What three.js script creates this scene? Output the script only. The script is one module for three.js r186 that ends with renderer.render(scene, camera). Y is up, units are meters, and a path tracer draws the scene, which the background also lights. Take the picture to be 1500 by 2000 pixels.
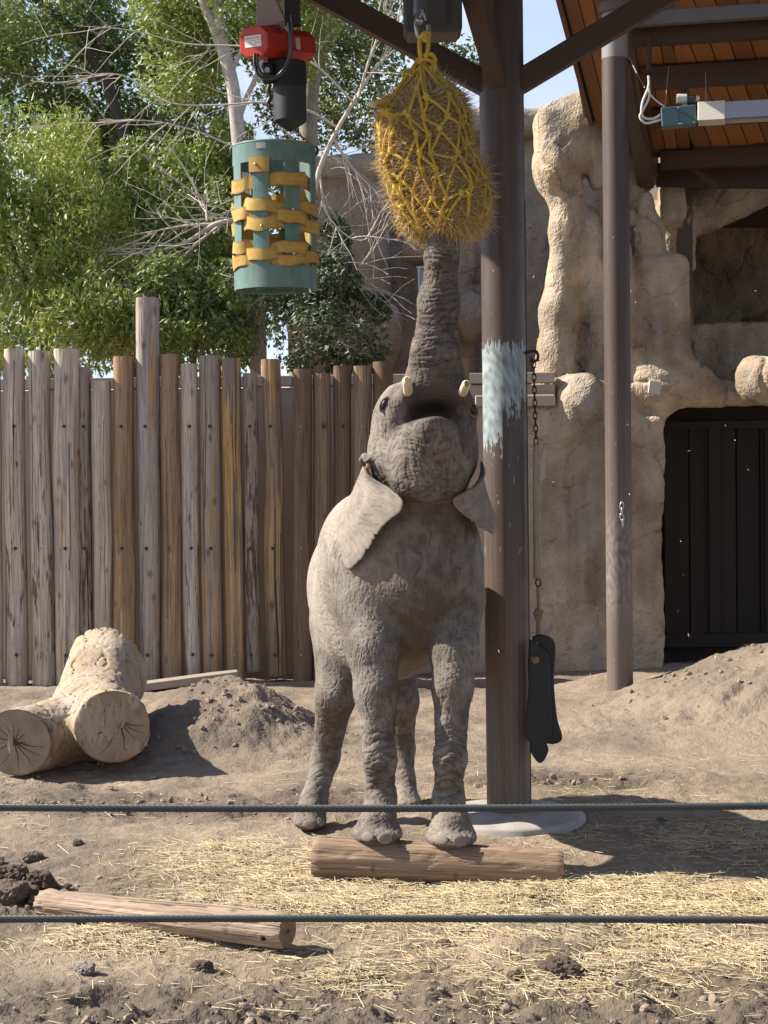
import * as THREE from 'three';
import { mergeGeometries, toCreasedNormals } from 'three/addons/utils/BufferGeometryUtils.js';
import { RoundedBoxGeometry } from 'three/addons/geometries/RoundedBoxGeometry.js';

// ---------- camera, sky, sun, exposure ----------
const F = 3250, EYE = 2.58;                       // the photograph is 1500 x 2000 px, focal length in those pixels
const scene = new THREE.Scene();
const camera = new THREE.PerspectiveCamera(2 * Math.atan(1000 / F) * 180 / Math.PI, 0.75, 0.1, 900);
camera.rotation.order = 'YXZ';
camera.position.set(0, EYE, 0);
camera.rotation.set(-1.76 * Math.PI / 180, 0, -0.72 * Math.PI / 180);
camera.updateMatrixWorld(true);
const SUN_AZ = 7 * Math.PI / 180, SUN_EL = 40 * Math.PI / 180;   // from the left and a little from behind the scene
const sunDir = new THREE.Vector3(-Math.cos(SUN_AZ) * Math.cos(SUN_EL), Math.sin(SUN_EL), -Math.sin(SUN_AZ) * Math.cos(SUN_EL));
const sun = new THREE.DirectionalLight(new THREE.Color().setRGB(1, 0.935, 0.82), 5);
sun.name = 'sun';
sun.position.copy(sunDir).multiplyScalar(60).add(new THREE.Vector3(0, 0, -13));
sun.target.position.set(0, 0, -13);
sun.castShadow = true; sun.shadow.radius = 1;
sun.shadow.mapSize.set(4096, 4096);
Object.assign(sun.shadow.camera, { left: -22, right: 22, top: 22, bottom: -22, near: 1, far: 140 });
scene.add(sun, sun.target);
const renderer = new THREE.WebGLRenderer({ antialias: true });
renderer.toneMapping = THREE.LinearToneMapping;
renderer.toneMappingExposure = 2.0;
renderer.shadowMap.enabled = true;

// ---------- noise ----------
let _seed = 12345;
function rnd() { _seed = (_seed + 0x6d2b79f5) | 0; let t = Math.imul(_seed ^ (_seed >>> 15), 1 | _seed); t = (t + Math.imul(t ^ (t >>> 7), 61 | t)) ^ t; return ((t ^ (t >>> 14)) >>> 0) / 4294967296; }
const rr = (a, b) => a + (b - a) * rnd();
function reseed(s) { _seed = s | 0; }
const PERM = new Uint8Array(512), GX = new Float32Array(256), GY = new Float32Array(256), GZ = new Float32Array(256);
for (let i = 0; i < 256; i++) PERM[i] = i;
for (let i = 255; i > 0; i--) { const j = Math.floor(rnd() * (i + 1)), t = PERM[i]; PERM[i] = PERM[j]; PERM[j] = t; }
for (let i = 0; i < 256; i++) { PERM[i + 256] = PERM[i]; const z = rr(-1, 1), a = rr(0, 6.2832), r = Math.sqrt(1 - z * z); GX[i] = r * Math.cos(a); GY[i] = r * Math.sin(a); GZ[i] = z; }
function noise(x, y, z) {                          // gradient noise, about -1 .. 1
  const X = Math.floor(x), Y = Math.floor(y), Z = Math.floor(z); x -= X; y -= Y; z -= Z;
  const u = x * x * x * (x * (x * 6 - 15) + 10), v = y * y * y * (y * (y * 6 - 15) + 10), w = z * z * z * (z * (z * 6 - 15) + 10);
  const A = PERM[X & 255] + (Y & 255), B = PERM[(X + 1) & 255] + (Y & 255), zz = Z & 255, z1 = (Z + 1) & 255;
  const a0 = PERM[A & 511], a1 = PERM[(A + 1) & 511], b0 = PERM[B & 511], b1 = PERM[(B + 1) & 511];
  const g = (h, x, y, z) => GX[h] * x + GY[h] * y + GZ[h] * z;
  const h000 = PERM[a0 + zz], h100 = PERM[b0 + zz], h010 = PERM[a1 + zz], h110 = PERM[b1 + zz], h001 = PERM[a0 + z1], h101 = PERM[b0 + z1], h011 = PERM[a1 + z1], h111 = PERM[b1 + z1];
  const l = (t, a, b) => a + t * (b - a);
  return 1.55 * l(w, l(v, l(u, g(h000, x, y, z), g(h100, x - 1, y, z)), l(u, g(h010, x, y - 1, z), g(h110, x - 1, y - 1, z))),
    l(v, l(u, g(h001, x, y, z - 1), g(h101, x - 1, y, z - 1)), l(u, g(h011, x, y - 1, z - 1), g(h111, x - 1, y - 1, z - 1))));
}
function fbm(x, y, z, o = 4) { let s = 0, a = 0.5, f = 1; for (let i = 0; i < o; i++) { s += a * noise(x * f, y * f, z * f + i * 7.3); a *= 0.5; f *= 2.03; } return s; }
const clamp = (x, a = 0, b = 1) => x < a ? a : x > b ? b : x;
const sstep = (a, b, x) => { x = clamp((x - a) / (b - a)); return x * x * (3 - 2 * x); };
const mix = (a, b, t) => a + (b - a) * t;
const mix3 = (a, b, t) => [mix(a[0], b[0], t), mix(a[1], b[1], t), mix(a[2], b[2], t)];
const crease = (n, w) => { n = Math.abs(n) / w; return n > 1 ? 0 : (1 - n) * (1 - n); };   // thin line where noise crosses zero

// ---------- sky: one computed texture ----------
{
  const w = 1024, h = 512, d = new Float32Array(w * h * 4);
  for (let r = 0; r < h; r++) for (let c = 0; c < w; c++) {
    const el = ((r + 0.5) / h - 0.5) * Math.PI, az = ((c + 0.5) / w - 0.5) * 2 * Math.PI;
    const x = Math.cos(az) * Math.cos(el), y = Math.sin(el), z = Math.sin(az) * Math.cos(el), i = (r * w + c) * 4;
    const t = Math.pow(clamp(y), 0.62);
    let col = mix3([0.66, 0.78, 0.95], [0.085, 0.185, 0.44], t);
    const cs = x * sunDir.x + y * sunDir.y + z * sunDir.z, halo = Math.pow(clamp(cs), 12) * 0.7;
    col = [col[0] + halo, col[1] + halo * 0.97, col[2] + halo * 0.9];
    const k = 1 / (Math.max(y, 0) + 0.12), n = fbm(x * k * 1.3 + 3.1, z * k * 1.0, y * 1.2, 6);
    const cl = sstep(-0.1, 0.5, n) * 0.62 * sstep(0.0, 0.1, y);
    col = mix3(col, [0.95, 0.97, 1.0], cl);
    if (y < 0) col = [0.32, 0.28, 0.23];
    d[i] = col[0]; d[i + 1] = col[1]; d[i + 2] = col[2]; d[i + 3] = 1;
  }
  const t = new THREE.DataTexture(d, w, h, THREE.RGBAFormat, THREE.FloatType);
  t.mapping = THREE.EquirectangularReflectionMapping; t.magFilter = THREE.LinearFilter; t.minFilter = THREE.LinearFilter; t.needsUpdate = true;
  scene.background = t; scene.environment = t; scene.backgroundIntensity = scene.environmentIntensity = 0.7;
}

// ---------- places ----------
const V = (x, y, z) => new THREE.Vector3(x, y, z);
function at(px, py, d) {                           // photo pixel -> point at d metres in front of the eye
  const v = V((px - 750) / F, (1000 - py) / F, -1).applyQuaternion(camera.quaternion);
  return v.multiplyScalar(d / -v.z).add(camera.position);
}
function onGround(px, py, y = 0) {
  const v = V((px - 750) / F, (1000 - py) / F, -1).applyQuaternion(camera.quaternion);
  return v.multiplyScalar((y - EYE) / v.y).add(camera.position);
}
const pm = (px, d) => px * d / F;                  // pixels -> metres at depth d

// ---------- names and tags ----------
const used = {};
function numbered(n) { n = n.replace(/_\d{3}$/, ''); const k = used[n] = (used[n] ?? -1) + 1; return k ? n + '_' + String(k).padStart(3, '0') : n; }
function tag(o, label, category, group) { o.userData.label = label; o.userData.category = category; if (group) o.userData.group = group; return o; }
function thing(name, label, category, pos, group) { const g = new THREE.Group(); g.name = numbered(name); if (pos) g.position.copy(pos); scene.add(g); return tag(g, label, category, group); }
function shade(m) { m.castShadow = true; m.receiveShadow = true; return m; }
function part(parent, name, geo, mat, label) { const m = shade(new THREE.Mesh(geo, mat)); m.name = name; parent.add(m); if (label) m.userData.label = label; return m; }
function structure(name, geo, mat) { const m = shade(new THREE.Mesh(geo, mat)); m.name = name; m.userData.kind = 'structure'; scene.add(m); return m; }
function stuffInto(parent, name, geo, mat) { const m = part(parent, name, geo, mat); m.userData.kind = 'stuff'; return m; }

// ---------- geometry ----------
const merge = (gs) => { gs = gs.map((g) => g.index ? g.toNonIndexed() : g); const names = Object.keys(gs[0].attributes).filter((n) => gs.every((g) => g.attributes[n])); for (const g of gs) for (const n of Object.keys(g.attributes)) if (!names.includes(n)) g.deleteAttribute(n); return mergeGeometries(gs); };
function box(w, h, d, x = 0, y = 0, z = 0, r = 0) { const g = r ? new RoundedBoxGeometry(w, h, d, 2, r) : new THREE.BoxGeometry(w, h, d); g.translate(x, y, z); return g; }
function bar(a, b, w, h, up = V(0, 1, 0), r = 0) { // a beam from a to b, w across and h along 'up'
  const len = a.distanceTo(b), g = r ? new RoundedBoxGeometry(w, h, len, 2, r) : new THREE.BoxGeometry(w, h, len), z = b.clone().sub(a).normalize();
  const x = V().crossVectors(up, z).normalize(), y = V().crossVectors(z, x);
  g.applyMatrix4(new THREE.Matrix4().makeBasis(x, y, z).setPosition(a.clone().add(b).multiplyScalar(0.5)));
  return g;
}
function tube(pts, r, seg = 0, rad = 7, closed = false) { const c = new THREE.CatmullRomCurve3(pts, closed); return new THREE.TubeGeometry(c, seg || pts.length * 5, r, rad, closed); }
function taperTube(pts, radii, rad = 8, per = 4, capEnds = true) {        // tapered tube through points
  const c = new THREE.CatmullRomCurve3(pts), n = (pts.length - 1) * per, fr = c.computeFrenetFrames(n, false), pos = [], uv = [], idx = [], L = c.getLength();
  for (let i = 0; i <= n; i++) {
    const t = i / n, p = c.getPointAt(t), k = t * (radii.length - 1), j = Math.min(radii.length - 2, Math.floor(k)), r = mix(radii[j], radii[j + 1], k - j);
    const ti = i;
    for (let s = 0; s <= rad; s++) { const a = s / rad * 2 * Math.PI, N = fr.normals[ti], B = fr.binormals[ti]; pos.push(p.x + r * (Math.cos(a) * N.x + Math.sin(a) * B.x), p.y + r * (Math.cos(a) * N.y + Math.sin(a) * B.y), p.z + r * (Math.cos(a) * N.z + Math.sin(a) * B.z)); uv.push(s / rad, t * L); }
  }
  for (let i = 0; i < n; i++) for (let s = 0; s < rad; s++) { const a = i * (rad + 1) + s, b = a + rad + 1; idx.push(a, b, a + 1, b, b + 1, a + 1); }
  if (capEnds) for (const [ring, p, f] of [[0, pts[0], 1], [n, pts[pts.length - 1], 0]]) { const ci = pos.length / 3; pos.push(p.x, p.y, p.z); uv.push(0.5, ring / n * L); for (let s = 0; s < rad; s++) { const a = ring * (rad + 1) + s; f ? idx.push(ci, a, a + 1) : idx.push(ci, a + 1, a); } }
  const g = new THREE.BufferGeometry(); g.setAttribute('position', new THREE.Float32BufferAttribute(pos, 3)); g.setAttribute('uv', new THREE.Float32BufferAttribute(uv, 2)); g.setIndex(idx); g.computeVertexNormals(); return g;
}
function tint(g, f) {                              // vertex colours from a function of place (linear)
  const p = g.attributes.position, n = g.attributes.normal, c = new Float32Array(p.count * 3);
  for (let i = 0; i < p.count; i++) { const k = f(p.getX(i), p.getY(i), p.getZ(i), n ? n.getY(i) : 0); c[i * 3] = k[0]; c[i * 3 + 1] = k[1]; c[i * 3 + 2] = k[2]; }
  g.setAttribute('color', new THREE.BufferAttribute(c, 3)); return g;
}

// ---------- implicit surfaces ----------
const smin = (a, b, k) => { const h = Math.max(k - Math.abs(a - b), 0) / k; return Math.min(a, b) - h * h * k * 0.25; };
function cone(a, b, ra, rb, k = 0.08, tagName = '') { const d = b.clone().sub(a); return { t: 0, ax: a.x, ay: a.y, az: a.z, dx: d.x, dy: d.y, dz: d.z, l2: d.lengthSq(), ra, rb, k, tag: tagName, cx: (a.x + b.x) / 2, cy: (a.y + b.y) / 2, cz: (a.z + b.z) / 2, R: Math.sqrt(d.lengthSq()) / 2 + Math.max(ra, rb) }; }
function ell(c, rx, ry, rz, k = 0.08, rot, tagName = '', sub = false) { const q = rot ? new THREE.Matrix3().setFromMatrix4(new THREE.Matrix4().makeRotationFromEuler(rot)).transpose().elements : null; return { t: 1, cx: c.x, cy: c.y, cz: c.z, rx, ry, rz, q, k, tag: tagName, sub, R: Math.max(rx, ry, rz) }; }
function rbox(c, hx, hy, hz, r, k = 0.08, rot, sub = false) { const q = rot ? new THREE.Matrix3().setFromMatrix4(new THREE.Matrix4().makeRotationFromEuler(rot)).transpose().elements : null; return { t: 2, cx: c.x, cy: c.y, cz: c.z, hx, hy, hz, r, q, k, sub, tag: '', R: Math.hypot(hx, hy, hz) + r }; }
function pd(p, x, y, z) {
  if (p.t === 0) { const X = x - p.ax, Y = y - p.ay, Z = z - p.az, t = clamp((X * p.dx + Y * p.dy + Z * p.dz) / p.l2), ex = X - t * p.dx, ey = Y - t * p.dy, ez = Z - t * p.dz; return Math.sqrt(ex * ex + ey * ey + ez * ez) - (p.ra + t * (p.rb - p.ra)); }
  let X = x - p.cx, Y = y - p.cy, Z = z - p.cz;
  if (p.q) { const q = p.q, a = q[0] * X + q[3] * Y + q[6] * Z, b = q[1] * X + q[4] * Y + q[7] * Z; Z = q[2] * X + q[5] * Y + q[8] * Z; X = a; Y = b; }
  if (p.t === 1) { const a = X / p.rx, b = Y / p.ry, c = Z / p.rz, k0 = Math.sqrt(a * a + b * b + c * c), k1 = Math.sqrt(a * a / (p.rx * p.rx) + b * b / (p.ry * p.ry) + c * c / (p.rz * p.rz)); return k1 < 1e-9 ? -Math.min(p.rx, p.ry, p.rz) : k0 * (k0 - 1) / k1; }
  const a = Math.abs(X) - p.hx, b = Math.abs(Y) - p.hy, c = Math.abs(Z) - p.hz, m = Math.max(a, b, c), A = Math.max(a, 0), B = Math.max(b, 0), C = Math.max(c, 0);
  return (m > 0 ? Math.sqrt(A * A + B * B + C * C) : m) - p.r;
}
function field(list, x, y, z) { let d = 1e3; for (const p of list) { const e = pd(p, x, y, z); d = p.sub ? -smin(-d, e, p.k) : smin(d, e, p.k); } return d; }
function surfaceNets(prims, h, warp) {             // prims -> mesh with cells of h metres; warp adds relief to the field
  const lo = [1e9, 1e9, 1e9], hi = [-1e9, -1e9, -1e9];
  for (const p of prims) if (!p.sub) { const c = [p.cx, p.cy, p.cz]; for (let i = 0; i < 3; i++) { lo[i] = Math.min(lo[i], c[i] - p.R - 0.2); hi[i] = Math.max(hi[i], c[i] + p.R + 0.2); } }
  const B = 12, n = [0, 1, 2].map((i) => Math.ceil((hi[i] - lo[i]) / h / B)), NX = n[0] * B + 1, NY = n[1] * B + 1, S = B + 1, val = new Float32Array(S * S * S);
  const cells = new Map(), pos = [], edges = [], key = (i, j, k) => (k * NY + j) * NX + i, half = h * B / 2, R = half * 1.733, wm = warp ? 0.25 : 0;
  for (let bz = 0; bz < n[2]; bz++) for (let by = 0; by < n[1]; by++) for (let bx = 0; bx < n[0]; bx++) {
    const x0 = lo[0] + bx * B * h, y0 = lo[1] + by * B * h, z0 = lo[2] + bz * B * h, cx = x0 + half, cy = y0 + half, cz = z0 + half;
    const list = prims.filter((p) => Math.hypot(cx - p.cx, cy - p.cy, cz - p.cz) - p.R < R + p.k + wm + 0.14);
    if (!list.some((p) => !p.sub)) continue;
    if (Math.abs(field(list, cx, cy, cz)) > R * 1.8 + wm + 0.1) continue;
    for (let k = 0, o = 0; k < S; k++) for (let j = 0; j < S; j++) for (let i = 0; i < S; i++, o++) { const x = x0 + i * h, y = y0 + j * h, z = z0 + k * h; let d = field(list, x, y, z); if (warp && Math.abs(d) < 0.3) d += warp(x, y, z); val[o] = d; }
    for (let k = 0; k < B; k++) for (let j = 0; j < B; j++) for (let i = 0; i < B; i++) {
      const o = (k * S + j) * S + i; let mask = 0, c = 0, sx = 0, sy = 0, sz = 0;
      const v = [val[o], val[o + 1], val[o + S], val[o + S + 1], val[o + S * S], val[o + S * S + 1], val[o + S * S + S], val[o + S * S + S + 1]];
      for (let q = 0; q < 8; q++) if (v[q] < 0) mask |= 1 << q;
      if (mask === 0 || mask === 255) continue;
      for (let a = 0; a < 8; a++) for (const ax of [1, 2, 4]) { if (a & ax) continue; const b = a | ax; if ((v[a] < 0) === (v[b] < 0)) continue; const t = v[a] / (v[a] - v[b]); c++; sx += (a & 1) + (ax === 1 ? t : 0); sy += ((a >> 1) & 1) + (ax === 2 ? t : 0); sz += ((a >> 2) & 1) + (ax === 4 ? t : 0); }
      const I = bx * B + i, J = by * B + j, K = bz * B + k;
      cells.set(key(I, J, K), pos.length / 3); pos.push(x0 + (i + sx / c) * h, y0 + (j + sy / c) * h, z0 + (k + sz / c) * h);
      const s0 = v[0] < 0;
      if (s0 !== v[1] < 0) edges.push(I, J, K, s0 ? 1 : -1); if (s0 !== v[2] < 0) edges.push(I, J, K, s0 ? 2 : -2); if (s0 !== v[4] < 0) edges.push(I, J, K, s0 ? 3 : -3);
    }
  }
  const idx = [];
  for (let e = 0; e < edges.length; e += 4) {
    const I = edges[e], J = edges[e + 1], K = edges[e + 2], ax = Math.abs(edges[e + 3]), f = edges[e + 3] > 0;
    const [u, w] = ax === 1 ? [[0, 1, 0], [0, 0, 1]] : ax === 2 ? [[0, 0, 1], [1, 0, 0]] : [[1, 0, 0], [0, 1, 0]];
    const a = cells.get(key(I - u[0] - w[0], J - u[1] - w[1], K - u[2] - w[2])), b = cells.get(key(I - w[0], J - w[1], K - w[2])), c = cells.get(key(I, J, K)), d = cells.get(key(I - u[0], J - u[1], K - u[2]));
    if (a === undefined || b === undefined || c === undefined || d === undefined) continue;
    f ? idx.push(a, b, c, a, c, d) : idx.push(a, c, b, a, d, c);
  }
  const g = new THREE.BufferGeometry(); g.setAttribute('position', new THREE.Float32BufferAttribute(pos, 3)); g.setIndex(idx); g.computeVertexNormals(); return g;
}
function trace(prims, px, py, d0 = 8, d1 = 14) {    // first point of the field on the ray through a photo pixel
  let d = d0; for (let i = 0; i < 200 && d < d1; i++) { const p = at(px, py, d), s = field(prims, p.x, p.y, p.z); if (s < 0.002) return p; d += Math.max(0.003, s * 0.8); } return at(px, py, d);
}

// ---------- materials ----------
const enc = (x) => Math.round(255 * clamp(x <= 0.0031308 ? 12.92 * x : 1.055 * Math.pow(x, 1 / 2.4) - 0.055));
function texture(w, h, f, linear = false, rx = 1, ry = 1) {   // f(u, v) -> linear rgb, or a number for bump maps
  const d = new Uint8Array(w * h * 4);
  for (let y = 0; y < h; y++) for (let x = 0; x < w; x++) { const c = f((x + 0.5) / w, (y + 0.5) / h), i = (y * w + x) * 4; if (linear) d[i] = d[i + 1] = d[i + 2] = Math.round(255 * clamp(c)); else { d[i] = enc(c[0]); d[i + 1] = enc(c[1]); d[i + 2] = enc(c[2]); } d[i + 3] = 255; }
  const t = new THREE.DataTexture(d, w, h); t.colorSpace = linear ? THREE.NoColorSpace : THREE.SRGBColorSpace; t.magFilter = THREE.LinearFilter; t.wrapS = t.wrapT = THREE.RepeatWrapping; t.repeat.set(rx, ry); t.needsUpdate = true; return t;
}
function tileNoise(u, v, P, s) {                   // value noise that repeats every P cells
  const x = u * P, y = v * P, X = Math.floor(x), Y = Math.floor(y), a = x - X, b = y - Y, p = a * a * (3 - 2 * a), q = b * b * (3 - 2 * b), h = (i, j) => PERM[(PERM[(((i % P) + P) % P + s * 17) & 255] + ((j % P) + P) % P) & 511] / 255;
  return mix(mix(h(X, Y), h(X + 1, Y), p), mix(h(X, Y + 1), h(X + 1, Y + 1), p), q);
}
const per = (u, f) => { const a = u * 2 * Math.PI; return [Math.cos(a) * f, Math.sin(a) * f]; };   // wraps a coordinate round
function mat(rgb, rough = 0.9, o = {}) { const m = new THREE.MeshStandardMaterial({ roughness: rough, side: THREE.DoubleSide, ...o }); if (rgb) m.color.setRGB(...rgb); return m; }
const painted = (rough = 0.95, o = {}) => mat(null, rough, { vertexColors: true, ...o });
// ---------- log fence and the panel wall behind it ----------
function woodTexture(w, h, seed, o) {              // u round the log, v up it
  const kn = []; reseed(seed * 131 + 7);
  for (let i = 0; i < o.knots; i++) kn.push([rnd(), rnd(), rr(0.012, 0.03), rr(0.006, 0.012)]);
  const cr = []; for (let i = 0; i < 6; i++) cr.push([rnd(), rr(-0.2, 0.7), rr(0.25, 0.7), rr(0.004, 0.011)]);
  return texture(w, h, (u, v) => {
    const [a, b] = per(u, 1), H = v * o.len, warp = noise(a * 1.5, b * 1.5, H * 0.9 + seed) * 0.5;
    const g1 = noise(a * 7 + warp, b * 7 + warp, H * 0.7 + seed * 3), g2 = noise(a * 19 + warp * 3, b * 19, H * 2.2 + seed), g3 = noise(a * 34, b * 34 + warp * 4, H * 5 + seed);
    let c = mix3(o.dark, o.light, clamp(0.5 + g1 * 0.42 + g2 * 0.32 + g3 * 0.22));
    if (o.heart) { const k = sstep(0.1, 0.2, noise(a * 1.9 + seed, b * 1.9, H * 0.6) + 0.3 * noise(a * 6, b * 6 + seed, H * 0.9) + o.heart); const e = noise(a * 12, b * 12, H * 1.1); c = mix3(c, mix3([0.36, 0.19, 0.07], [0.52, 0.33, 0.14], clamp(0.5 + e * 0.7 + g2 * 0.4)), k); }
    if (o.bark) { const k = sstep(0.05, 0.28, noise(a * 3 + 4, b * 3, H * 2.6 + seed) + noise(a * 10, b * 10, H * 8) * 0.5 + o.bark - Math.abs(v - 0.35) * 0.8); c = mix3(c, [0.075, 0.045, 0.03], k * 0.85); }
    const low = (1 - sstep(0, 0.32, v)) * (0.5 + 0.5 * noise(a * 4, b * 4, H * 2)); c = mix3(c, [0.17, 0.115, 0.075], clamp(low) * o.dirt);
    let k = 1;
    for (const [cu, cv, L, wd] of cr) { if (v < cv || v > cv + L) continue; let d = Math.abs(u - cu - noise(H * 1.5, seed, cu * 9) * 0.02); d = Math.min(d, 1 - d); if (d < wd) k *= 0.16 + 0.5 * d / wd; }
    for (const [ku, kv, kx, ky] of kn) { let dx = Math.abs(u - ku); dx = Math.min(dx, 1 - dx); const d = Math.hypot(dx / kx, (v - kv) / ky); if (d < 1) k *= 0.35 + 0.35 * d; else if (d < 1.7) k *= 0.8; }
    k *= 1 - 0.55 * crease(noise(a * 15 + warp, b * 15, H * 0.8 + seed * 5), 0.12); k *= 0.8 + 0.5 * clamp(0.5 + fbm(a * 2 + seed, b * 2, H * 1.3, 3));
    return c.map((q) => q * k);
  });
}
const endTexture = texture(256, 256, (u, v) => {   // sawn end with rings and checks
  const x = u - 0.5, y = v - 0.5, r = Math.hypot(x, y) * 2, a = Math.atan2(y, x), w = noise(x * 4, y * 4, 1) * 0.1 + noise(x * 12, y * 12, 2) * 0.02;
  let c = mix3([0.22, 0.155, 0.1], [0.34, 0.255, 0.17], 0.5 + 0.1 * Math.sin((r + w) * 60) + 0.5 * noise(x * 5, y * 5, 3));
  let k = 1; for (let i = 0; i < 13; i++) { const ca = i * 0.483 * 1.07 + Math.sin(i * 7.1) * 0.22, L = 0.3 + 0.55 * Math.abs(Math.sin(i * 3.3)), d = Math.abs(Math.atan2(Math.sin(a - ca + w * 1.6), Math.cos(a - ca + w * 1.6))) * r; if (r < L && d < 0.016 * (1.3 - r / L)) k = 0.16; }
  if (r > 0.95) k *= 0.6; return c.map((q) => q * k);
});
function logGeometry(h, r0, r1, seed, rad = 28, rowsPer = 12) {
  const rows = Math.ceil(h * rowsPer), pos = [], uv = [], idx = [];
  for (let j = 0; j <= rows; j++) for (let i = 0; i <= rad; i++) {
    const v = j / rows, a = i / rad * 2 * Math.PI, s = Math.sin(a), c = Math.cos(a), y = v * h;
    const edge = j === rows ? 0.97 : 1, f = (mix(r0, r1, v)) * edge * (1 + 0.09 * noise(s * 1.2, c * 1.2 + seed, y * 0.8) + 0.05 * noise(s * 3.5, c * 3.5, y * 1.6 + seed) + 0.02 * noise(s * 11, c * 11 + seed, y * 1.5));
    pos.push(f * s + 0.02 * noise(seed, y * 0.6, 1), y, f * c + 0.02 * noise(seed, y * 0.6, 5)); uv.push(i / rad, v);
  }
  const n = rad + 1; for (let j = 0; j < rows; j++) for (let i = 0; i < rad; i++) { const a = j * n + i, b = a + n; idx.push(a, a + 1, b, b, a + 1, b + 1); }
  const g = new THREE.BufferGeometry(); g.setAttribute('position', new THREE.Float32BufferAttribute(pos, 3)); g.setAttribute('uv', new THREE.Float32BufferAttribute(uv, 2)); g.setIndex(idx); g.computeVertexNormals();
  const top = new THREE.CircleGeometry(1, rad), tp = top.attributes.position; // end grain, same outline
  for (let i = 0; i <= rad; i++) { const k = rows * n + (i % rad); tp.setXYZ(i + 1, pos[k * 3], h - 0.002, pos[k * 3 + 2]); }
  tp.setXYZ(0, pos[rows * n * 3] - pos[rows * n * 3] + 0.02 * noise(seed, h * 0.6, 1), h, 0.02 * noise(seed, h * 0.6, 5));
  const ti = top.index.array; for (let i = 0; i < ti.length; i += 3) { const t = ti[i + 1]; ti[i + 1] = ti[i + 2]; ti[i + 2] = t; }
  top.computeVertexNormals(); return [g, top];
}
const FD = 19.5;
{
  const G = { light: [0.66, 0.56, 0.44], dark: [0.29, 0.23, 0.175], knots: 10, dirt: 0.55 }, B = { light: [0.46, 0.30, 0.17], dark: [0.16, 0.095, 0.052], knots: 7, dirt: 0.5 };
  // left and right edge at the top, top, left and right at the foot, foot, kind
  const L = [[-34, 2, 690, -26, 8, 1335, { ...G }], [6, 48, 682, 12, 58, 1338, { ...G, bark: -0.25 }], [55, 98, 686, 61, 112, 1336, { ...G, heart: -0.3, bark: -0.2 }], [100, 155, 682, 108, 160, 1335, { ...G, heart: -0.35 }], [152, 177, 717, 153, 184, 1330, { ...G, light: [0.3, 0.24, 0.2], bark: 0.12 }], [177, 217, 744, 183, 222, 1330, G], [220, 262, 697, 222, 268, 1325, { ...B, heart: -0.35 }], [263, 312, 582, 272, 317, 1330, { ...G, light: [0.43, 0.38, 0.335], heart: -0.4 }], [314, 350, 692, 317, 361, 1322, B], [351, 385, 711, 361, 393, 1318, { ...G, bark: -0.2 }], [387, 432, 695, 393, 438, 1318, { ...G, light: [0.36, 0.29, 0.24], heart: -0.06 }], [433, 473, 700, 440, 480, 1320, { ...B, light: [0.34, 0.27, 0.21], heart: 0.12 }], [474, 504, 729, 478, 508, 1310, { ...G, light: [0.3, 0.24, 0.2], bark: 0.2 }], [509, 549, 702, 519, 563, 1318, { ...B, light: [0.33, 0.24, 0.16], heart: 0.06 }], [573, 610, 721, 571, 613, 1335, { ...B, light: [0.19, 0.12, 0.075] }], [612, 648, 730, 612, 650, 1335, { ...B, light: [0.28, 0.19, 0.12] }], [650, 687, 715, 651, 688, 1335, { ...B, light: [0.18, 0.11, 0.07] }], [688, 726, 715, 689, 727, 1335, { ...B, light: [0.31, 0.215, 0.14] }], [727, 768, 707, 728, 768, 1335, { ...B, light: [0.15, 0.09, 0.055] }], [897, 917, 702, 899, 919, 1330, { ...B, light: [0.31, 0.2, 0.13] }]];
  const fence = thing('log_fence', 'tall fence of upright weathered grey and brown logs behind the elephant', 'fence', at(300, 1330, FD).setY(0));
  const bolt = mat([0.03, 0.026, 0.024], 0.6), boltG = new THREE.CylinderGeometry(0.021, 0.021, 0.02, 10).rotateX(Math.PI / 2), headG = new THREE.CylinderGeometry(0.012, 0.012, 0.03, 8).rotateX(Math.PI / 2), steel = mat([0.3, 0.29, 0.28], 0.5, { metalness: 0.6 });
  const endM = mat(null, 0.95, { map: endTexture });
  const bump = texture(128, 256, (u, v) => { const [a, b] = per(u, 1); return clamp(0.55 + 0.3 * noise(a * 14, b * 14, v * 4) + 0.2 * noise(a * 30, b * 30, v * 12) - 0.5 * crease(noise(a * 9, b * 9, v * 2 + 4), 0.1)); }, true);
  L.forEach(([a, b, t, c, d, f, o], i) => {
    const D = FD + (i % 3 === 1 ? 0.03 : i === 4 ? 0.09 : 0), foot = at((c + d) / 2, f, D), head = at((a + b) / 2, t, D), y0 = i === 12 || i === 13 ? foot.y : -0.2;
    foot.lerp(head, (y0 - foot.y) / (head.y - foot.y));
    const h = head.distanceTo(foot), [g, top] = logGeometry(h, pm((d - c) / 2, D) * (0.93 + 0.04 * Math.sin(i * 2.3)), pm((b - a) / 2, D) * 0.95, i * 3.7, 28);
    const m = mat(null, 0.93, { map: woodTexture(160, 640, i + 1, { ...o, len: h }), bumpMap: bump, bumpScale: 0.008 });
    const lg = part(fence, 'log', g, m); lg.position.copy(foot).sub(fence.position); lg.quaternion.setFromUnitVectors(V(0, 1, 0), head.clone().sub(foot).normalize());
    part(lg, 'log_end', top, endM);
    for (const by of [833, 1070, 1277]) { const z = at((a + b) / 2 + ((i * 37) % 9) - 4, by, D).y - foot.y; const w = mix(pm((d - c) / 2, D), pm((b - a) / 2, D), z / h); const q = part(lg, 'bolt', i % 3 === 2 ? headG : boltG, i % 3 === 2 ? steel : bolt); q.position.set((((i * 13) % 7) - 3) * 0.006, z, w * 1.0 - 0.005); }
  });
  // panel wall
  const w = thing('panel_wall', 'plain tan panel wall with a cap, standing behind the log fence', 'wall', V(0, 0, -20.35));
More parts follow.
